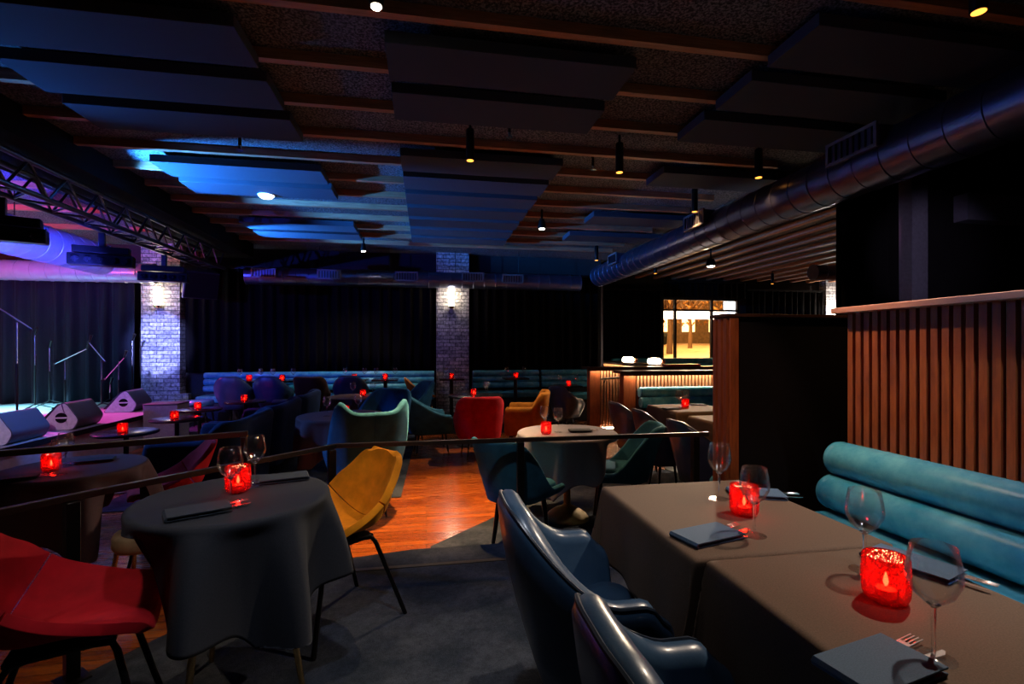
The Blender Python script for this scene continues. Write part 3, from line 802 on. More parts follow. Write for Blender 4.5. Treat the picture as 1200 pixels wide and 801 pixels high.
P_leather = Proto(tub_maker('leather_armchair', 'armchair', 'leather_navy', 0.48, 0.19, -0.175, 0.19, h_leather, 0.075, 0.30, 0.10, 0.02, 0.0, 'black_metal', 'chrome', 'piping', (0.33, 0.465), (-0.14, 0.255)))
P_plum = Proto(tub_maker('leather_armchair', 'armchair', 'leather_plum', 0.47, 0.22, -0.23, 0.20, h_leather, 0.058, 0.30, 0.06, 0.02, 0.10, 'black_metal', 'chrome', 'piping', (0.33, 0.465), (-0.20, 0.27)))
P_wing = Proto(tub_maker('wing_armchair', 'armchair', 'velvet_teal', 0.56, 0.26, -0.27, 0.20, h_wing, 0.06, 0.26, 0.07, 0.03, 0.14, 'black_metal', None, None, (0.30, 0.46), seam=True))
P_blue = Proto(tub_maker('velvet_armchair', 'armchair', 'velvet_blue', 0.60, 0.26, -0.27, 0.25, lambda a: 0.60 + 0.34 * (1 - sm(0.25, 0.80, a)), 0.06, 0.26, 0.06, 0.03, 0.10, 'black_metal', 'brass', None))
P_red = Proto(tub_maker('tub_chair', 'armchair', 'velvet_red', 0.60, 0.26, -0.28, 0.22, h_tub, 0.07, 0.28, 0.05, -0.01, 0.06, 'black_metal', 'brass', None, seam=True))
P_tealtub = Proto(tub_maker('tub_chair', 'armchair', 'velvet_teal', 0.58, 0.30, -0.28, 0.26, h_slope, 0.06, 0.30, 0.07, 0.03, 0.14, 'black_metal', 'brass', None))
P_must = Proto(tub_maker('square_armchair', 'armchair', 'velvet_mustard', 0.60, 0.27, -0.27, 0.13, h_arm, 0.08, 0.22, 0.02, 0.02, 0.08, 'black_metal', 'brass', None))
P_dine = Proto(tub_maker('dining_chair', 'chair', 'velvet_teal', 0.46, 0.26, -0.22, 0.20, h_dine, 0.045, 0.38, 0.05, 0.02, 0.17, 'black_metal', None, None, (0.40, 0.485), (-0.17, 0.28), 0.021))
P_sofa = Proto(tub_maker('velvet_sofa', 'sofa', 'velvet_navy', 1.08, 0.34, -0.33, 0.14, h_sofa, 0.10, 0.12, 0.02, 0.01, 0.06, 'black_metal', None, None, (0.20, 0.44), n=60))
def shell_maker(mat, legmat, name='shell_chair'):
    mid = [(0.232, 0.418), (0.215, 0.446), (0.12, 0.452), (0.02, 0.444), (-0.07, 0.434), (-0.13, 0.438), (-0.178, 0.470), (-0.205, 0.530), (-0.230, 0.600), (-0.255, 0.675), (-0.275, 0.740), (-0.285, 0.778)]
    rim = [(0.225, 0.428), (0.205, 0.458), (0.125, 0.482), (0.055, 0.508), (-0.005, 0.535), (-0.06, 0.566), (-0.108, 0.604), (-0.148, 0.645), (-0.188, 0.676), (-0.222, 0.712), (-0.253, 0.748), (-0.270, 0.772)]
    N = len(mid) - 1
    def cr(pr, s_):
        f = max(0.0, min(N - 1e-6, s_ * N)); i = int(f); t = f - i
        q = [Vector((*pr[max(0, min(N, i + k))], 0)) for k in (-1, 0, 1, 2)]
        return 0.5 * ((2 * q[1]) + (q[2] - q[0]) * t + (2 * q[0] - 5 * q[1] + 4 * q[2] - q[3]) * t * t + (3 * q[1] - q[0] - 3 * q[2] + q[3]) * t ** 3)
    def S_(u, s_):
        k = abs(u) ** 2.2
        a, b = cr(mid, s_), cr(rim, s_)
        c = a + (b - a) * k
        w = 0.205 + 0.035 * sm(0, .4, s_) - 0.085 * sm(.5, 1.0, s_)
        if s_ > .84: w *= 0.62 + 0.38 * sqrt(max(0, 1 - ((s_ - .84) / .16) ** 2))
        if s_ < .10: w *= 0.84 + 0.16 * sqrt(max(0, 1 - ((.10 - s_) / .10) ** 2))
        return Vector((c.x, u * w, c.y))
    def mk():
        o = thing(name, '', 'chair')
        MB().grid(lambda a, b: S_(a * 2 - 1, b * 0.505), 20, 16).build('seat', mat, o, solid=0.034, bevel=0.013, seg=4, sharp=75)
        MB().grid(lambda a, b: S_(a * 2 - 1, 0.515 + b * 0.485), 20, 16).build('backrest', mat, o, solid=0.034, bevel=0.013, seg=4, sharp=75)
        for sx in (1, -1):
            for sy in (1, -1):
                x0, x1 = (0.13, 0.235) if sx > 0 else (-0.10, -0.245)
                MB().tube([(x0 * .4, sy * .12, 0.405), (x0, sy * .135, 0.402), (x0 + (x1 - x0) * .14, sy * .145, 0.375), (x1, sy * .215, 0.0)], 0.011, 10).build('leg', legmat, o)
        MB().box(-0.12, 0.14, -0.13, 0.13, 0.392, 0.412).build('mount_plate', 'black_metal', o, bevel=0.004)
        return o
    return mk
P_yellow = Proto(shell_maker('velvet_yellow', 'black_metal'))
P_redsh = Proto(shell_maker('velvet_red', 'black_metal'))
P_orange = Proto(shell_maker('velvet_orange', 'brass'))
D = radians
P_leather.put((0.460, 1.52, PZ), 0.0, 'navy leather armchair at the seam of the two brown tables, second from the camera')
P_leather.put((0.500, 0.80, PZ), 0.0, 'navy leather armchair cut off at the bottom edge, drawn up to the near brown table')
P_yellow.put((-0.43, 2.50, PZ), D(220), 'yellow velvet shell chair at the black round table')
P_redsh.put((-1.14, 1.80, PZ), D(22), 'red velvet shell chair tucked under the near black round table, left of it')
P_redsh.put((-1.86, 3.98, 0), D(207), 'red velvet shell chair behind the handrail at the far round table')
P_wing.put((-0.53, 4.50, 0), D(108), 'teal velvet wing armchair seen from behind, past the handrail')
P_blue.put((-0.57, 6.38, 0), D(243), 'blue velvet armchair facing the wing chair across the round table')
P_blue.put((-0.26, 7.95, 0), D(200), 'blue velvet armchair behind the other blue one, before the back bench')
P_tealtub.put((0.00, 6.98, 0), D(8), 'teal velvet tub chair left of the red tub chair')
P_red.put((0.70, 6.62, 0), D(92), 'red velvet tub chair seen from behind across the wood floor')
P_must.put((1.46, 7.16, 0), D(165), 'mustard velvet square armchair right of the red tub chair')
P_orange.put((-0.10, 9.02, PZ), D(10), 'orange velvet shell chair near the middle brick pillar')
P_dine.put((0.645, 3.55, 0), D(43), 'teal velvet chair seen from behind at the grey-clothed round table')
P_dine.put((1.65, 3.93, 0), D(163), 'teal velvet chair in side view right of the grey-clothed round table')
for (x, y, r, lab) in ((2.44, 5.45, 3, 'plum leather armchair farthest in the row of three at the booth'), (2.42, 4.72, -2, 'plum leather armchair in the middle of the row of three at the booth'), (2.42, 3.97, 2, 'plum leather armchair nearest in the row of three at the booth')):
    P_plum.put((x, y, 0), D(r), lab, 'plum armchairs along the booth tables')
for i, (y, lab) in enumerate(((5.28, 'navy velvet sofa nearest the handrail, behind the red chair'), (6.50, 'navy velvet sofa in the middle of the row of three'), (7.72, 'navy velvet sofa farthest along the row of three'))):
    P_sofa.put((-2.05, y, 0), pi, lab, 'navy sofas in a row')
P_leather.put((-3.16, 8.82, PZ), D(92), 'navy leather armchair at the back bench, nearest the stage')
P_leather.put((-2.56, 8.82, PZ), D(86), 'navy leather armchair at the back bench, second from the stage')
P_leather.put((-1.30, 8.86, PZ), D(92), 'navy leather armchair at the back bench, beyond the plum-clothed table')
P_leather.put((2.30, 8.05, 0), D(35), 'blue leather armchair turned to the table beside the lit half wall')
P_brown = Proto(tub_maker('tub_chair', 'armchair', 'velvet_brown', 0.42, 0.24, -0.22, 0.18, h_tub, 0.06, 0.30, 0.05, 0.03, 0.06))
P_brown.put((-1.93, 8.80, PZ), D(88), 'dark brown tub chair at the back bench')
def stool(label, loc, r, h, mat, leg='brass'):
    o = thing('low_stool', label, 'stool', loc)
    MB().lathe([(0.0, h - .10), (r * .92, h - .10), (r, h - .08), (r, h - .025), (r * .94, h - .005), (r * .5, h), (0.0, h)], 28).build('seat', mat, o, sharp=70)
    legs4(o, [(r * .6, r * .6), (r * .6, -r * .6), (-r * .6, r * .6), (-r * .6, -r * .6)], h - .09, leg, .014, .009, .05)
stool('cream stool with brass legs under the far round table', (-1.66, 3.25, 0), 0.15, 0.40, 'velvet_cream')
stool('teal stool in place of a chair seat, in front of the handrail end post', (2.36, 3.44, 0), 0.19, 0.46, 'velvet_teal', 'black_metal')  # simple stool where a teal chair's seat belongs
stool('round teal stool at the back bench end by the stage', (-3.66, 8.80, PZ), 0.20, 0.46, 'vinyl_teal', 'black_metal')
# ------------------------------------------------------------------ banquettes
def bench_along(name, label, p0, L, along, z0, seat_top, rolls, depth, mat='vinyl_teal', back=0.05, facing=1):
    """A bench of length L from p0; along 'x' (sitters look to -y) or 'y' (sitters look to -x). rolls: (offset from back, z, r)."""
    o = thing(name, label, 'bench', p0, 0 if along == 'x' else -pi / 2)     # local x = length, local +y = towards the back
    s = 1
    def rbox(y0, y1, a0, a1, nm, m, bv, par=None):
        return MB().box(0, L, y0, y1, a0, a1).build(nm, m, par or o, bevel=bv, seg=3)
    rbox(0.04, depth, 0.0, seat_top - 0.13, 'plinth', 'black_cover', 0.01)
    rbox(0.0, depth - 0.03, seat_top - 0.125, seat_top, 'seat', mat, 0.035)
    rbox(depth - 0.02, depth + back, 0.02, rolls[0][1] + 0.02, 'back_board', 'black_cover', 0.006)
    for (off, z, r) in rolls:
        rr = MB(); rg = []
        for (xx, k) in ((0.0, .86), (0.012, .97), (0.03, 1), (0.034, .985), (0.05, .985), (0.054, 1), (L * .5, 1), (L - .03, 1), (L - .012, .97), (L, .86)):
            rg.append([(xx, depth - off + r * k * cos(2 * pi * j / 28), z + r * k * sin(2 * pi * j / 28)) for j in range(28)])
        rr.loops(rg).build('back_roll', mat, o, sharp=50)
    return o
# near banquette at the right: local x runs from y=2.07 towards the camera, local y towards +x
bench_along('banquette', 'teal vinyl banquette with two fat back rolls below the slatted wood screen', (1.455, 2.00, PZ), 2.9, 'y', PZ, 0.572, [(0.075, 0.965 - PZ, 0.080), (0.115, 0.815 - PZ, 0.080)], 0.51, back=0.01)
bench_along('banquette', 'teal vinyl back bench between the left brick pillar and the middle one', (-4.05, 9.52, PZ), 4.20, 'x', PZ, 0.45, [(0.06, 0.80, 0.06), (0.075, 0.68, 0.06), (0.09, 0.56, 0.06)], 0.46)
bench_along('banquette', 'teal vinyl back bench right of the middle brick pillar', (0.92, 9.52, 0), 2.75, 'x', 0, 0.45 + PZ, [(0.06, 0.80 + PZ, 0.06), (0.075, 0.68 + PZ, 0.06), (0.09, 0.56 + PZ, 0.06)], 0.46) if False else None
bench_along('banquette', 'teal vinyl back bench right of the middle brick pillar', (0.92, 9.52, PZ), 1.37, 'x', PZ, 0.45, [(0.06, 0.80, 0.06), (0.075, 0.68, 0.06), (0.09, 0.56, 0.06)], 0.46)
bench_along('banquette', 'teal vinyl back bench next to the room corner, behind the booth half walls', (2.34, 9.52, 0), 1.4, 'x', 0, 0.55, [(0.06, 0.96, 0.06), (0.075, 0.84, 0.06), (0.09, 0.72, 0.06)], 0.46)
bench_along('banquette', 'teal vinyl booth bench against the lit fluted half wall', (3.02, 6.18, 0), 3.6, 'x', 0, 0.45, [(0.06, 0.835, 0.078), (0.10, 0.69, 0.078)], 0.52)
bench_along('banquette', 'teal window bench glimpsed above the half walls under the street window', (4.7, 11.55, 0), 4.6, 'x', 0, 0.70, [(0.06, 1.13, 0.075), (0.09, 0.99, 0.075)], 0.5)
# ------------------------------------------------------------------ slatted screens and half walls
sc = thing('slatted_screen', 'tall screen of upright wood slats above the near teal banquette', 'screen', (0, 0, 0))
MB().box(2.035, 2.07, -0.9, 2.08, PZ, 1.64).build('gap_light_board', 'vinyl_teal', sc)  # teal board stands in for the blue light beyond the gaps
m = MB()
for i in range(68):
    y = 2.06 - 0.044 * i
    m.box(2.012, 2.034, y - 0.027, y, PZ + 0.02, 1.645)
m.build('slats', 'slat_wood', sc, smooth=False)
MB().box(1.955, 2.09, -0.92, 2.10, 1.645, 1.672).build('cap_rail', 'cap_wood_painted_lit', sc, bevel=0.003)
sc = thing('black_screen', 'black partition screen with a slatted wood end post, beyond the teal banquette', 'screen', (0, 0, 0))
MB().box(1.86, 5.0, 2.70, 2.83, PZ, 1.66).build('panel', 'screen_black', sc)
MB().box(1.80, 1.86, 2.68, 2.85, PZ, 1.665).build('end_post', 'slat_wood', sc, bevel=0.003)
m = MB()
for i in range(3): m.box(1.785, 1.80, 2.695 + i * .055, 2.725 + i * .055, PZ, 1.655)
m.build('slats', 'slat_wood', sc, smooth=False)
MB().box(1.775, 5.0, 2.67, 2.86, 1.665, 1.685).build('cap_rail', 'cap_wood', sc, bevel=0.003)
def half_wall(label, x0, x1, y, z=1.10, th=0.16, post=0.19, base_lit=False, slat_to=None):
    o = thing('booth_half_wall', label, 'half wall', (x0, y, 0), group='fluted booth half walls')
    L = x1 - x0
    MB().box(post, L, 0.03, th, 0.0, z).build('core', 'dark_wood', o)
    MB().box(0, post, 0.0, th, 0.0, z).build('end_post', 'slat_wood', o, bevel=0.004)
    MB().box(-0.08, L, -0.10, th + 0.06, z, z + 0.038).build('cap', 'cap_wood', o, bevel=0.006)
    MB().box(-0.08, L, -0.112, -0.098, z - 0.03, z + 0.002).build('cap_lip', 'cap_wood', o)
    m = MB(); s = slat_to or L
    n = int((s - post) / 0.055)
    for i in range(n):
        x = post + 0.02 + i * 0.055
        m.box(x, x + 0.026, -0.012, 0.03, 0.10 if base_lit else 0.0, z - 0.002)
    m.build('slats', 'batten_wood', o, smooth=False)
    MB().box(post * .2, L - 0.02, -0.082, -0.058, z - 0.018, z - 0.001).build('light_strip', 'strip_glow', o)
    if base_lit:
        MB().box(post, s, 0.005, 0.028, 0.02, 0.06).build('light_strip', 'strip_glow', o)
        MB().box(post * .0, s, -0.06, 0.0, 0.0, 0.045).build('base_board', 'batten_wood', o)
    return o
half_wall('nearer fluted half wall with lit top, behind the booth bench', 2.84, 6.6, 6.78)
half_wall('second fluted half wall, with a handrail on its end and a lit base', 2.84, 6.6, 8.28, base_lit=True)
o = thing('booth_half_wall', 'long fluted half wall running back to the window, two lamps on its cap', 'half wall', (4.22, 0, 0), group='fluted booth half walls')
MB().box(0.03, 0.16, 8.5, 11.3, 0, 1.13).build('core', 'dark_wood', o)
MB().box(-0.06, 0.22, 8.48, 11.35, 1.13, 1.165).build('cap', 'cap_wood', o, bevel=0.006)
m = MB()
for i in range(50): m.box(-0.012, 0.03, 8.52 + i * .055, 8.546 + i * .055, 0, 1.128)
m.build('slats', 'batten_wood', o, smooth=False)
MB().box(-0.074, -0.06, 8.48, 11.35, 1.095, 1.132).build('cap_lip', 'cap_wood', o)
MB().box(-0.045, -0.02, 8.52, 11.25, 1.112, 1.129).build('light_strip', 'strip_glow', o)
o = thing('grab_rail', 'short dark handrail fixed across the slats of the second half wall', 'handrail', (3.02, 8.20, 0))
MB().tube([(0, 0, 0.93), (0.62, 0, 0.965)], 0.02, 10).build('bar', 'rail_metal', o)
for x in (0.08, 0.5):
    MB().tube([(x, 0, 0.93 + .035 * x / .62), (x, 0.066, 0.86)], 0.012, 8).build('bracket', 'black_metal', o)
def cap_lamp(label, loc):
    o = thing('table_lamp', label, 'lamp', loc)
    MB().lathe([(0.0, 0.0), (0.09, 0.0), (0.125, 0.02), (0.125, 0.075), (0.10, 0.11), (0.0, 0.12)], 24).build('shade', 'sconce_glow', o, sharp=60)
    MB().lathe([(0.0, -0.045), (0.03, -0.035), (0.045, 0.0), (0.03, 0.035), (0.0, 0.045)], 18, (0.17, -0.02, 0.047)).build('copper_ball', 'copper', o)
    MB().tube([(0.10, 0, .05), (0.17, -.02, .05)], .012, 8).build('arm', 'copper', o)
cap_lamp('glowing white lamp with copper ball on the long half wall, nearer the curtain', (4.27, 9.95, 1.167))
cap_lamp('glowing white lamp with copper ball on the long half wall, under the street window', (4.27, 8.72, 1.167))
o = thing('red_folder', 'red folder lying on the cap of the second half wall', 'folder', (4.62, 8.34, 1.1385), 0.2)
MB().box(-0.35, 0.35, -0.11, 0.11, 0.0, 0.035).build('cover', 'red_cover', o, bevel=0.004); MB().box(-0.34, 0.34, -0.10, 0.10, 0.0352, 0.037).build('label_sheet', 'cap_wood', o)
# ------------------------------------------------------------------ handrails
def rail(label, pts, zt, posts, zb, w=0.027, pw=0.03, side=0.0):
    o = thing('handrail', label, 'handrail', (0, 0, 0))
    m = MB(); P = [Vector((*p, 0)) for p in pts]; rings = []
    for i in range(len(P)):
        d = (P[min(i + 1, len(P) - 1)] - P[max(i - 1, 0)]).normalized(); n = Vector((-d.y, d.x, 0))
        rings.append([P[i] + n * a * w + Vector((0, 0, zt + b)) for a, b in ((-.5, -.028), (.5, -.028), (.5, 0), (-.5, 0))])
    m.loops(rings).build('top_bar', 'rail_metal', o, bevel=0.003)
    for (x, y, a) in posts:
        q = MB().box(-pw / 2, pw / 2, -pw / 2, pw / 2, zb, zt - 0.028).build('post', 'black_metal', o, bevel=0.003)
        q.location = (x, y, 0); q.rotation_euler = (0, 0, a)
        f = MB().box(-.05, .05, -.05, .05, zb, zb + .008).build('base_plate', 'black_metal', q, bevel=0.002)
    return o
rail('dark metal handrail along the edge of the raised floor', [(-2.1, 1.35), (-1.40, 2.235), (-0.54, 3.13), (1.93, 3.12)], 0.895, [(-1.39, 2.22, .85), (-0.56, 3.08, .4), (0.60, 3.12, 0), (1.83, 3.12, 0)], PZ, pw=0.045)
rail('shorter handrail ending in a bare post behind the black round table', [(-2.35, 2.20), (-1.75, 2.36), (-0.90, 2.70)], 1.055, [(-0.915, 2.69, .38)], PZ)
bpy.data.objects[-1] if False else None
# ------------------------------------------------------------------ tables and cloths
def cloth_mesh(halfx, halfy, R, drop, kind, lifts=(), folds=8, amp=0.55, flare=-0.08, seed=0, N=110, clipy=0):
    """A square cloth over a round (R) or rectangular (halfx, halfy) top, hem hanging free."""
    rr = random.Random(seed); ph = rr.uniform(0, 6.28)
    H = (R if kind == 'round' else 0) + drop
    hx = (R + drop if kind == 'round' else halfx + drop); hy = (R + drop if kind == 'round' else halfy + drop)
    def fn(a, b):
        x = (a * 2 - 1) * hx; y = (b * 2 - 1) * hy
        if kind == 'round':
            # square edge pulled in at the corners so that the hem droops there, not to a spike
            l = math.hypot(x, y)
            if l < 1e-6: return (x, y, 0)
            n = Vector((x / l, y / l)); d = l - R
            mx = (R + drop) * 1.16
            d = min(d, mx - R)
            p = n * min(l, R); th = math.atan2(y, x)
        else:
            px = max(-halfx, min(halfx, x)); py = max(-halfy, min(halfy, y))
            p = Vector((px, py)); q = Vector((x - px, y - py)); d = q.length
            n = q / d if d > 1e-6 else Vector((0, 0)); th = math.atan2(y, x)
        if d <= 0: return (x, y, 0)
        for (la, lw, lm) in lifts:
            g = abs((th - la + pi) % (2 * pi) - pi)
            k = 1 - sm(lw * .55, lw, g)
            d = d * (1 - k) + min(d, lm) * k
        r0 = 0.012
        if d < r0 * pi / 2:
            g = d / r0; out = r0 * sin(g); z = -r0 * (1 - cos(g))
        else:
            e = d - r0 * pi / 2; z = -r0 - e; out = r0
            if kind == 'round':
                w_ = (0.5 + 0.5 * cos(folds * th + ph + .5 * sin(2 * th))) ** 1.6 * (1 + .25 * sin(3 * th + ph))
                out += (flare + amp * w_) * e * (1 - 0.35 * e / drop) - 0.012 * (1 - w_) * sm(0, .05, e)
            else:
                corner = min(1, abs(n.x * n.y) * 2.2)
                out += e * (0.03 + 0.20 * corner) + 0.010 * (e / drop) * sin((x * 23 if abs(n.y) > abs(n.x) else y * 23) + ph)
        v = n * out
        if clipy and v.y * clipy > 0: v.y = clipy * min(abs(v.y), 0.008)
        p = p + v
        return (p.x, p.y, z)
    return MB().grid(fn, N, N)
def tablecloth(label, loc, mat, rz=0.0, group=None, **k):
    o = cloth_mesh(**k).build('tablecloth', mat, None, solid=0.003, off=1.0, sharp=180)
    o.location = loc; o.rotation_euler = (0, 0, rz)
    return tag(o, label, 'tablecloth', group)
def round_table(label, loc, R, h=0.746, tripod=False):
    o = thing('round_table', label, 'table', loc)
    MB().lathe([(0.0, h - .03), (R - .03, h - .03), (R - .012, h - .012), (R - .012, h - 0.002), (0.0, h - 0.002)], 40).build('tabletop', 'table_black', o)
    if tripod:
        for a in (255, -12, 128):
            c_, s_ = cos(radians(a)), sin(radians(a))
            MB().tube([(c_ * .14, s_ * .14, h - .03), (c_ * .27, s_ * .27, 0)], [.016, .010], 10).build('leg', 'brass', o)
    else:
        MB().tube([(0, 0, .05), (0, 0, h - .03)], .03, 14).build('column', 'brass_olive', o)
        MB().lathe([(0, 0), (.19, 0), (.19, .012), (.165, .045), (.11, .085), (.05, .11), (.03, .13), (0, .13)], 32).build('base', 'brass_olive', o)
    return o
def rect_table(label, loc, hx, hy, h=0.746, rz=0.0):
    o = thing('square_table', label, 'table', loc, rz)
    MB().box(-hx + .012, hx - .012, -hy + .012, hy - .012, h - .032, h - .002).build('tabletop', 'table_black', o, bevel=0.004)
    MB().tube([(0, 0, .03), (0, 0, h - .032)], .035, 14).build('column', 'black_metal', o)
    MB().lathe([(0.0, 0), (min(hx, hy) * .8, 0.0), (min(hx, hy) * .8, .012), (.05, .03), (0, .03)], 28).build('base', 'black_metal', o)
    return o
def cocktail_table(label, loc, R, h):
    o = thing('cocktail_table', label, 'table', loc)
    MB().lathe([(0, h - .025), (R - .006, h - .025), (R, h - .018), (R, h - .004), (R - .006, h), (0, h)], 36).build('tabletop', 'table_black', o)
    MB().tube([(0, 0, .02), (0, 0, h - .025)], .025, 12).build('column', 'black_metal', o)
    MB().lathe([(0, 0), (R * .7, 0), (R * .7, .01), (.03, .025), (0, .025)], 28).build('base', 'black_metal', o)
    return o
# --- small things on the tables
def glass_maker():
    o = thing('wine_glass', '', 'wine glass')
    MB().lathe([(0.0045, .092), (0.012, .099), (0.030, .115), (0.0415, .140), (0.043, .152), (0.040, .178), (0.035, .205), (0.0340, .2055), (0.0388, .178), (0.0415, .152), (0.040, .141), (0.029, .117), (0.010, .102), (0.0, .100)], 32).build('bowl', 'wine_glass', o, sharp=80)
    MB().lathe([(0.0035, .008), (0.0032, .05), (0.0045, .092), (0.011, .0985), (0.008, .1005), (0.0, .1005)], 14).build('stem', 'solid_glass', o)
    MB().lathe([(0.0, 0.0), (0.034, 0.0), (0.034, .0018), (0.012, .004), (0.0035, .008), (0.0, .008)], 32).build('foot', 'wine_glass', o, sharp=60)
    return o
def candle_maker():
    o = thing('candle_holder', '', 'candle holder')
    prof = [(0.0, 0.0), (0.034, 0.0), (0.041, .006)] + [(0.0445 + .0018 * sin(pi * k / 18), .014 + .082 * k / 18) for k in range(19)] + [(0.0435, .1), (0.0415, .097), (0.0425, .06), (0.041, .03), (0.037, .010), (0.0, .008)]
    rings = []
    for q, (r, z) in enumerate(prof):
        f = 3 <= q < 22                     # pressed diamond pattern
        rings.append([((r + (.0011 * sin(14 * (2 * pi * k / 84) + z * 330) * sin(14 * (2 * pi * k / 84) - z * 330) if f else 0)) * cos(2 * pi * k / 84),
                       (r + (.0011 * sin(14 * (2 * pi * k / 84) + z * 330) * sin(14 * (2 * pi * k / 84) - z * 330) if f else 0)) * sin(2 * pi * k / 84), z) for k in range(84)])
    MB().loops(rings).build('glass_cup', 'red_glass', o, sharp=80)
    c = MB().lathe([(0, 0.009), (.020, 0.009), (.020, .026), (.017, .027), (0, .025)], 20).build('candle', 'wax', o)
    MB().lathe([(0, .0), (.003, .003), (.0055, .011), (.004, .020), (.0008, .031), (0, .032)], 12, (0, 0, .030)).build('flame', 'flame', c, sharp=90)
    MB().tube([(0, 0, .025), (0, 0, .033)], .0008, 5).build('wick', 'candle_wick', c)
    return o
def napkin_maker(mat):
    def mk():
        o = thing('folded_napkin', '', 'napkin')
        poly = [(-.095, .0), (.095, .0), (.095, .0035), (-.088, .0035), (-.0905, .007), (-.088, .0105), (.095, .0105), (.096, .0145), (-.092, .015), (-.0985, .0075)]
        MB().prism(poly, -.055, .055, 'y').build('napkin_cloth', mat, o, bevel=0.0008)
        return o
    return mk
def fork_maker():
    o = thing('fork', '', 'fork')
    MB().tube([(-.10, 0, .002), (-.04, 0, .0025), (.02, 0, .003)], [.0035, .0026, .0022], 6).build('handle', 'chrome', o)
    m = MB().box(.018, .045, -.0115, .0115, .0015, .0035)
    for k in range(4): m.box(.0448, .085, -.0115 + k * .0066, -.0085 + k * .0066, .0018, .0034)
    m.build('head', 'chrome', o, bevel=0.0006)
    return o
def knife_maker():
    o = thing('knife', '', 'knife')
    MB().box(-.10, .005, -.005, .005, .0008, .0038).build('handle', 'chrome', o, bevel=0.001)
    MB().prism([(.004, -.006), (.085, -.006), (.098, .0), (.098, .006), (.004, .006)], .0014, .0026, 'z').build('blade', 'chrome', o)
    return o
G, C, NB, ND, FK, KN = Proto(glass_maker), Proto(candle_maker), Proto(napkin_maker('napkin')), Proto(napkin_maker('napkin_dark')), Proto(fork_maker), Proto(knife_maker)
CANDLE_W = 0.6
def glass(p, where): G.put(p, random.uniform(0, 6), 'empty wine glass ' + where, 'wine glasses on the tables')
def candle(p, where, power=CANDLE_W):
    C.put(p, random.uniform(0, 6), 'red glass candle holder ' + where, 'red candle holders on the tables')
    lamp('POINT', 'candle_light', (p[0], p[1], p[2] + 0.062), (1.0, 0.55, 0.22), power, size=0.008)
def napkin(p, rz, where, dark=False, cut=True):
    (ND if dark else NB).put(p, rz, ('dark' if dark else 'slate-blue') + ' folded napkin ' + where, 'folded napkins on the tables')
    if cut:
        c_, s_ = cos(rz), sin(rz)
        def loc(x, y): return (p[0] + c_ * x - s_ * y, p[1] + s_ * x + c_ * y, p[2] + .0042)
        FK.put(loc(.075, .022), rz + .08, 'steel fork in the napkin ' + where, 'forks in the napkins')
        KN.put(loc(.060, -.014), rz - .06, 'steel knife in the napkin ' + where, 'knives in the napkins')
EPS = 0.0042
# two brown tables
T1 = (0.715, 1.322, 1.215, 1.90); T2 = (0.745, 1.300, 0.40, 1.19)
for nm, (x0, x1, y0, y1), sd in (('farther', T1, 3), ('nearer', T2, 5)):
    cx, cy, hx, hy = (x0 + x1) / 2, (y0 + y1) / 2, (x1 - x0) / 2, (y1 - y0) / 2
    rect_table('%s of the two tables under brown cloths at the near banquette' % nm, (cx, cy, PZ), hx, hy)
    tablecloth('brown tablecloth on the %s of the two tables at the near banquette' % nm, (cx, cy, TZ), 'cloth_brown', halfx=hx, halfy=hy, R=0, drop=0.27, kind='rect', seed=sd, clipy=-1 if sd == 3 else 1)
za = TZ + EPS
glass(at(843, 584, za), 'on the farther brown table, behind the candle'); candle(at(872, 602, za), 'on the farther brown table'); glass(at(884, 627, za), 'on the farther brown table, in front of the candle')
napkin(at(829, 629, za), D(15), 'on the farther brown table at its armchair side'); napkin(at(886, 580, za), D(-20), 'on the farther brown table beyond its candle')
glass(at(1013, 668, za), 'on the nearer brown table, behind the candle'); candle(at(1038, 702, za), 'on the nearer brown table'); glass(at(1094, 770, za), 'on the nearer brown table, in front of the candle')
napkin(at(1030, 784, za), D(12), 'on the nearer brown table, cut by the bottom edge'); napkin(at(1068, 662, za), D(-70), 'on the nearer brown table beside the banquette')
# black round table
c0 = Vector((-0.725, 2.035, PZ)); R0 = 0.330
round_table('round table under a black cloth between the red and yellow chairs', c0, R0, tripod=True)
tablecloth('black tablecloth hanging in deep folds on the near round table', c0 + Vector((0, 0, 0.75)), 'cloth_black', halfx=0, halfy=0, R=R0, drop=0.34, kind='round', lifts=((D(210), .85, .05), (D(56), .70, .07)), folds=8, seed=2)
candle(at(279, 575, za), 'on the near black round table'); glass(at(270, 591, za), 'on the near black round table, in front of the candle'); glass(at(299, 569, za), 'on the near black round table, behind the candle')
napkin(at(232, 600, za), D(28), 'on the near black round table, at the red chair', True); napkin(at(333, 561, za), D(197), 'on the near black round table, at the yellow chair', True)
# far round table by the rail
c1 = Vector((-2.13, 3.42, 0)); R1 = 0.36; zb = 0.75 + EPS
round_table('round table under a dark cloth past the handrail', c1, R1)
tablecloth('dark plum tablecloth on the round table past the handrail', c1 + Vector((0, 0, 0.75)), 'cloth_plum', halfx=0, halfy=0, R=R1, drop=0.36, kind='round', lifts=((D(68), .45, .10), (D(-22), .40, .12)), folds=8, seed=4)
candle(at(60, 551, zb), 'on the round table past the handrail'); glass(at(70, 556, zb), 'on the round table past the handrail, nearer the rail'); glass(at(77, 546, zb), 'on the round table past the handrail, behind the candle')
napkin(at(18, 561, zb), D(22), 'on the round table past the handrail, left of its candle', True); napkin(at(112, 540, zb), D(200), 'on the round table past the handrail, at the red chair', True)
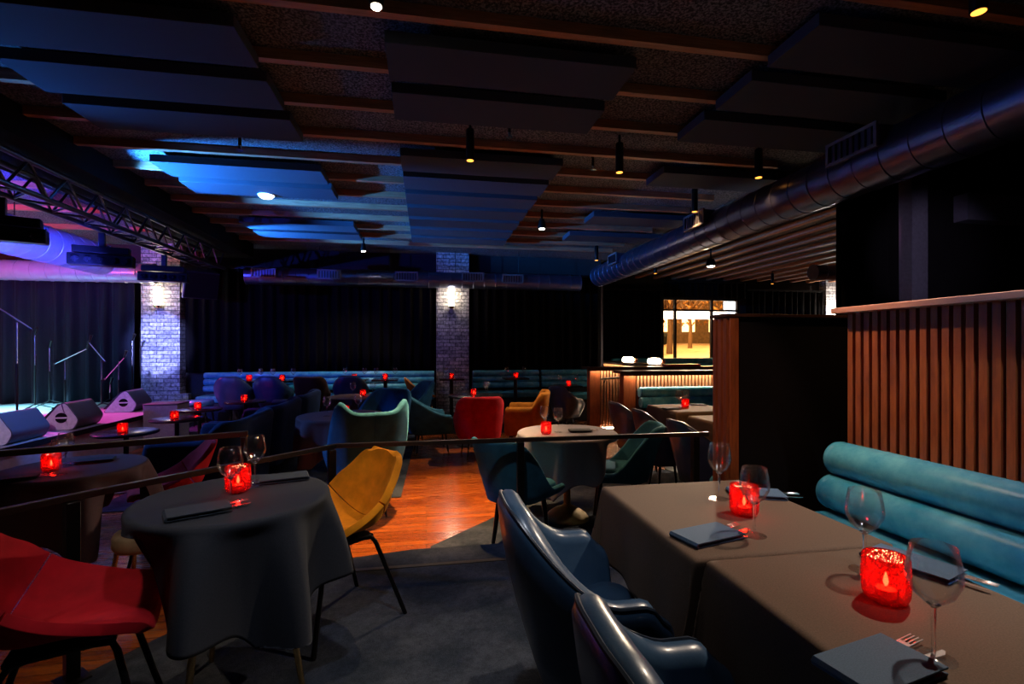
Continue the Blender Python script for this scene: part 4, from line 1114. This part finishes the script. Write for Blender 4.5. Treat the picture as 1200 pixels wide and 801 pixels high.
# grey-clothed table on the right
c2 = Vector((1.20, 4.10, 0)); R2 = 0.42
round_table('round table under a grey cloth between the two teal chairs', c2, R2)
tablecloth('grey tablecloth on the round table between the two teal chairs', c2 + Vector((0, 0, 0.75)), 'cloth_grey', halfx=0, halfy=0, R=R2, drop=0.36, kind='round', lifts=((D(-20), 1.05, .05),), amp=.26, folds=9, seed=6)
candle(at(640, 508, zb), 'on the grey-clothed round table'); glass(at(654, 506, zb), 'on the grey-clothed round table, right of the candle'); glass(at(638, 503, zb), 'on the grey-clothed round table, behind the candle')
napkin(at(680, 505, zb), D(-5), 'on the grey-clothed round table', True)
# dark table by the wing chair
c3 = Vector((-0.90, 5.55, 0))
round_table('round table under a plum cloth between the wing chair and a blue armchair', c3, 0.45)
tablecloth('plum tablecloth on the round table at the wing chair', c3 + Vector((0, 0, 0.75)), 'cloth_plum', halfx=0, halfy=0, R=0.45, drop=0.36, kind='round', lifts=((D(-65), .4, .15), (D(64), .75, .08)), amp=.3, folds=9, seed=8)
candle(c3 + Vector((0.03, 0.0, zb)), 'on the plum table at the wing chair'); glass(c3 + Vector((-0.14, -0.10, zb)), 'on the plum table at the wing chair, left of the candle'); glass(c3 + Vector((0.16, 0.06, zb)), 'on the plum table at the wing chair, right of the candle')
c4 = Vector((-1.02, 7.62, 0))
round_table('round table under a plum cloth in front of the back bench', c4, 0.42)
tablecloth('plum tablecloth on the round table in front of the back bench', c4 + Vector((0, 0, 0.75)), 'cloth_plum', halfx=0, halfy=0, R=0.42, drop=0.36, kind='round', lifts=((D(18), .4, .2),), folds=9, seed=9)
candle(c4 + Vector((0.08, 0, zb)), 'on the plum table before the back bench'); glass(c4 + Vector((-0.06, -.04, zb)), 'on the plum table before the back bench, left of the candle'); glass(c4 + Vector((0.22, .04, zb)), 'on the plum table before the back bench, right of the candle')
c5 = Vector((0.74, 7.52, 0))
cocktail_table('bare black round table behind the red tub chair', c5, 0.42, 0.75)
candle(c5 + Vector((-0.03, -.05, .7505)), 'on the table behind the red tub chair')
for (dx, dy, t) in ((-.20, -.02, 'left of the candle'), (-.26, .10, 'outermost on the left'), (.16, 0, 'right of the candle'), (.20, .1, 'outermost on the right')):
    glass(c5 + Vector((dx, dy, .7505)), 'on the table behind the red tub, ' + t)
# cocktail tables by the stage
for (x, y, h, t) in ((-3.10, 5.75, .6, 'nearest the handrail'), (-3.06, 6.72, .6, 'in the middle of its row'), (-3.22, 7.72, .6, 'by the box step'), (-2.74, 8.12, .66, 'before the back bench chairs')):
    cocktail_table('bare black cocktail table %s' % t, (x, y, 0), 0.29, h)
    candle((x + .01, y - .08, h + .0005), 'on the cocktail table ' + t)
# back row
BT = [(-3.04, PZ, 'first from the stage'), (-2.50, PZ, 'second from the stage'), (-1.28, PZ, 'third from the stage'), (-0.74, PZ, 'fourth from the stage'), (0.46, PZ, 'at the middle pillar'), (1.68, PZ, 'first right of the middle pillar'), (2.72, 0, 'nearest the half walls')]
for (x, z, t) in BT:
    y = 9.24
    rect_table('small black table at the back bench, ' + t, (x, y, z), .24, .24)
    zz = z + .7445
    candle((x, y - .06, zz), 'on the back bench table ' + t)
    dx = .10 if 'at the middle' in t else .17
    glass((x - dx, y, zz), 'on the bench table %s, left of candle' % t); glass((x + dx, y, zz), 'on the bench table %s, right of candle' % t)
rect_table('table under a pale cloth between the blue armchair and the half walls', (2.50, 8.88 - .22, 0), .2, .2) if False else None
# booth tables
for (x0, x1, y0, y1, t, sd) in ((2.78, 3.50, 5.12, 5.84, 'farther', 11), (2.76, 3.48, 4.10, 4.82, 'nearer', 12)):
    cx, cy = (x0 + x1) / 2, (y0 + y1) / 2
    rect_table('%s of the two brown tables in the booth' % t, (cx, cy, 0), .36, .36)
    tablecloth('brown tablecloth on the %s booth table' % t, (cx, cy, .75), 'cloth_brown', halfx=.36, halfy=.36, R=0, drop=.22, kind='rect', seed=sd, N=48)
p = at(803, 477, zb); candle(p, 'on the farther booth table')
glass(p + Vector((-.07, .02, 0)), 'on the farther booth table, left of the candle'); glass(p + Vector((.06, .09, 0)), 'on the farther booth table, behind the candle')
napkin(at(787, 479, zb), D(5), 'on the farther booth table at its armchair side', True); napkin(at(818, 474.5, zb), D(170), 'on the farther booth table at the bench side', True)
napkin((2.98, 4.45, zb), D(5), 'on the nearer booth table', True)
# ------------------------------------------------------------------ light
wd_ = bpy.data.worlds.new('room'); S.world = wd_; wd_.use_nodes = True
wd_.node_tree.nodes['Background'].inputs[0].default_value = (0.25, 0.35, 0.6, 1)
wd_.node_tree.nodes['Background'].inputs[1].default_value = 0.0
def spot(p, target, color, power, cone=70, blend=0.6, size=0.03, name='spot'): return lamp('SPOT', name, p, color, power, target, size, cone, blend)
for p, pw in zip(LOC, (70, 70, 70, 70, 40)):
    spot(p + Vector((0, 0, -0.02)), p + Vector((0, 0, -3)), WARM, pw, 75)
# ceiling spots over near tables and aisle, with added fills that have no fixture
spot((0.35, 3.7, 3.2), (-0.45, 2.5, 0.7), (1.0, 0.72, 0.45), 130, 24, 0.8)  # fill added to warm the yellow chair, no lamp body
spot((3.5, 5.3, 3.2), (3.2, 5.6, 0.7), (1.0, 0.84, 0.66), 210, 80, 0.8)  # added to brighten the booth, no lamp body
spot(B4 + Vector((0, 0, -.06)), B4 + Vector((-0.5, 0.6, -3)), (1.0, 0.86, 0.72), 95, 100, 0.8)
spot((2.35, 1.75, 3.2), (1.2, 1.2, 0.9), (1.0, 0.80, 0.62), 250, 60, 0.6)
spot((1.0, 2.9, 3.2), (1.98, 1.9, 1.35), (1.0, 0.62, 0.34), 260, 26, 0.9)
spot((1.5, 0.4, 3.3), (1.8, 1.4, 0.9), (0.85, 0.92, 1.0), 90, 50, 0.8)
spot((0.2, 3.2, 3.3), (1.85, 1.2, 0.9), (0.95, 0.95, 1.0), 140, 42, 0.8)  # added for the highlight along the banquette rolls
spot((0.5, 1.2, 3.2), (1.8, 2.76, 1.3), (1.0, 0.60, 0.45), 110, 20, 0.7)  # added to brighten the wood end of the black screen
spot((0.0, 1.0, 3.35), (-0.1, 2.3, 0.1), (0.86, 0.90, 1.0), 110, 62, 0.9, 0.05)
spot((-1.7, 2.2, 3.35), (-1.2, 2.1, 0.4), (1.0, 0.80, 0.62), 55, 58, 0.9, 0.05)
spot((0.2, 4.4, 3.3), (0.10, 4.4, 0), (1.0, 0.60, 0.26), 1350, 52, 0.9)
spot(B1 + Vector((0, 0, -.05)), (0.9, 6.6, 0.3), (1.0, 0.72, 0.5), 260, 70, 0.7)
spot(B2 + Vector((0, 0, -.05)), (2.6, 5.0, 0.4), (1.0, 0.78, 0.55), 900, 62, 0.7)
spot((3.5, 2.4, 2.4), (4.42, 3.75, 2.3), (0.75, 0.65, 1.0), 28, 44, 0.8)  # weak fill added for the grey column, no lamp body
# stage
BLUE, MAG, RED, CYAN = (0.05, 0.16, 1.0), (1.0, 0.08, 0.62), (1.0, 0.08, 0.10), (0.25, 0.75, 1.0)
SKYB = (0.03, 0.26, 1.0)
spot((-3.25, 5.3, 2.75), (-2.2, 5.75, 3.34), SKYB, 1500, 70, 0.5)
spot((-3.25, 8.0, 2.75), (-1.9, 8.25, 3.34), SKYB, 1200, 55, 0.5)
spot((-3.3, 4.2, 2.6), (-2.0, 3.4, 3.32), SKYB, 60, 90, 0.7)
spot((-6.9, 7.9, 2.4), (-6.7, 8.7, SZ), CYAN, 5000, 62, 0.9)
spot((-3.25, 5.6, 2.5), (-4.25, 6.15, 0.7), (0.03, 0.22, 1.0), 330, 24, 0.6)
spot((-6.5, 8.5, 3.0), (-4.8, 7.8, SZ), MAG, 1500, 62, 0.8)
spot((-4.45, 6.4, 2.5), (-4.90, 10.1, 1.55), (0.30, 0.34, 1.0), 2200, 19, 0.5)
spot((-7.0, 5.0, 2.2), (-8.5, 10.0, 2.2), RED, 450, 70, 0.9)
spot((-6.2, 5.0, 2.2), (-6.2, 10.0, 1.2), (0.2, 0.4, 1.0), 160, 70, 0.9)
spot((-7.0, 5.0, 2.2), (-6.5, 6.5, 3.4), RED, 600, 90, 0.8)
spot((-6.2, 3.0, 2.2), (-4.95, 6.2, 2.7), (0.05, 0.08, 1.0), 1200, 60, 0.8)
spot((-3.5, 5.7, 1.95), (-4.95, 6.4, 2.84), (0.04, 0.06, 1.0), 1300, 95, 0.8)  # unseen blue fill added for the stage duct, hangs free without a fixture
spot((-3.4, 3.2, 2.7), (-4.5, 7.0, 0.6), (0.85, 0.55, 0.85), 260, 50, 0.8)
spot((-6.0, 5.2, 3.0), (-1.5, 4.9, 0.8), (0.10, 0.30, 1.0), 700, 45, 0.8)
spot((-6.0, 6.6, 2.6), (3.3, 4.4, 2.95), (1.0, 0.40, 0.75), 1100, 9, 0.8)
# sconces
for (x, z, pw) in ((-4.88, 2.45, 3.5), (0.50, 2.5, 3.5)):
    lamp('POINT', 'sconce_light', (x, YB - 0.52, z), (1.0, 0.85, 0.65), pw, size=0.05)
lamp('POINT', 'sconce_light', (aty(974, YR), YR - 0.6, 2.5), (1.0, 0.85, 0.7), 80, size=0.05)
# the street
for (x, y) in ((9, 18), (14, 24), (20, 30), (10, 30)):
    lamp('POINT', 'street_light', (x, y, 6.5), (1.0, 0.50, 0.14), 6000, size=0.3)
S.view_settings.view_transform = 'Standard'; S.view_settings.look = 'None'
S.view_settings.exposure = 0.0; S.view_settings.gamma = 1.0; S.view_settings.use_curve_mapping = False
S.cycles.caustics_reflective = False; S.cycles.caustics_refractive = False
S.cycles.max_bounces = 8; S.cycles.transparent_max_bounces = 24; S.cycles.sample_clamp_indirect = 4.0
S.cycles.use_denoising = True
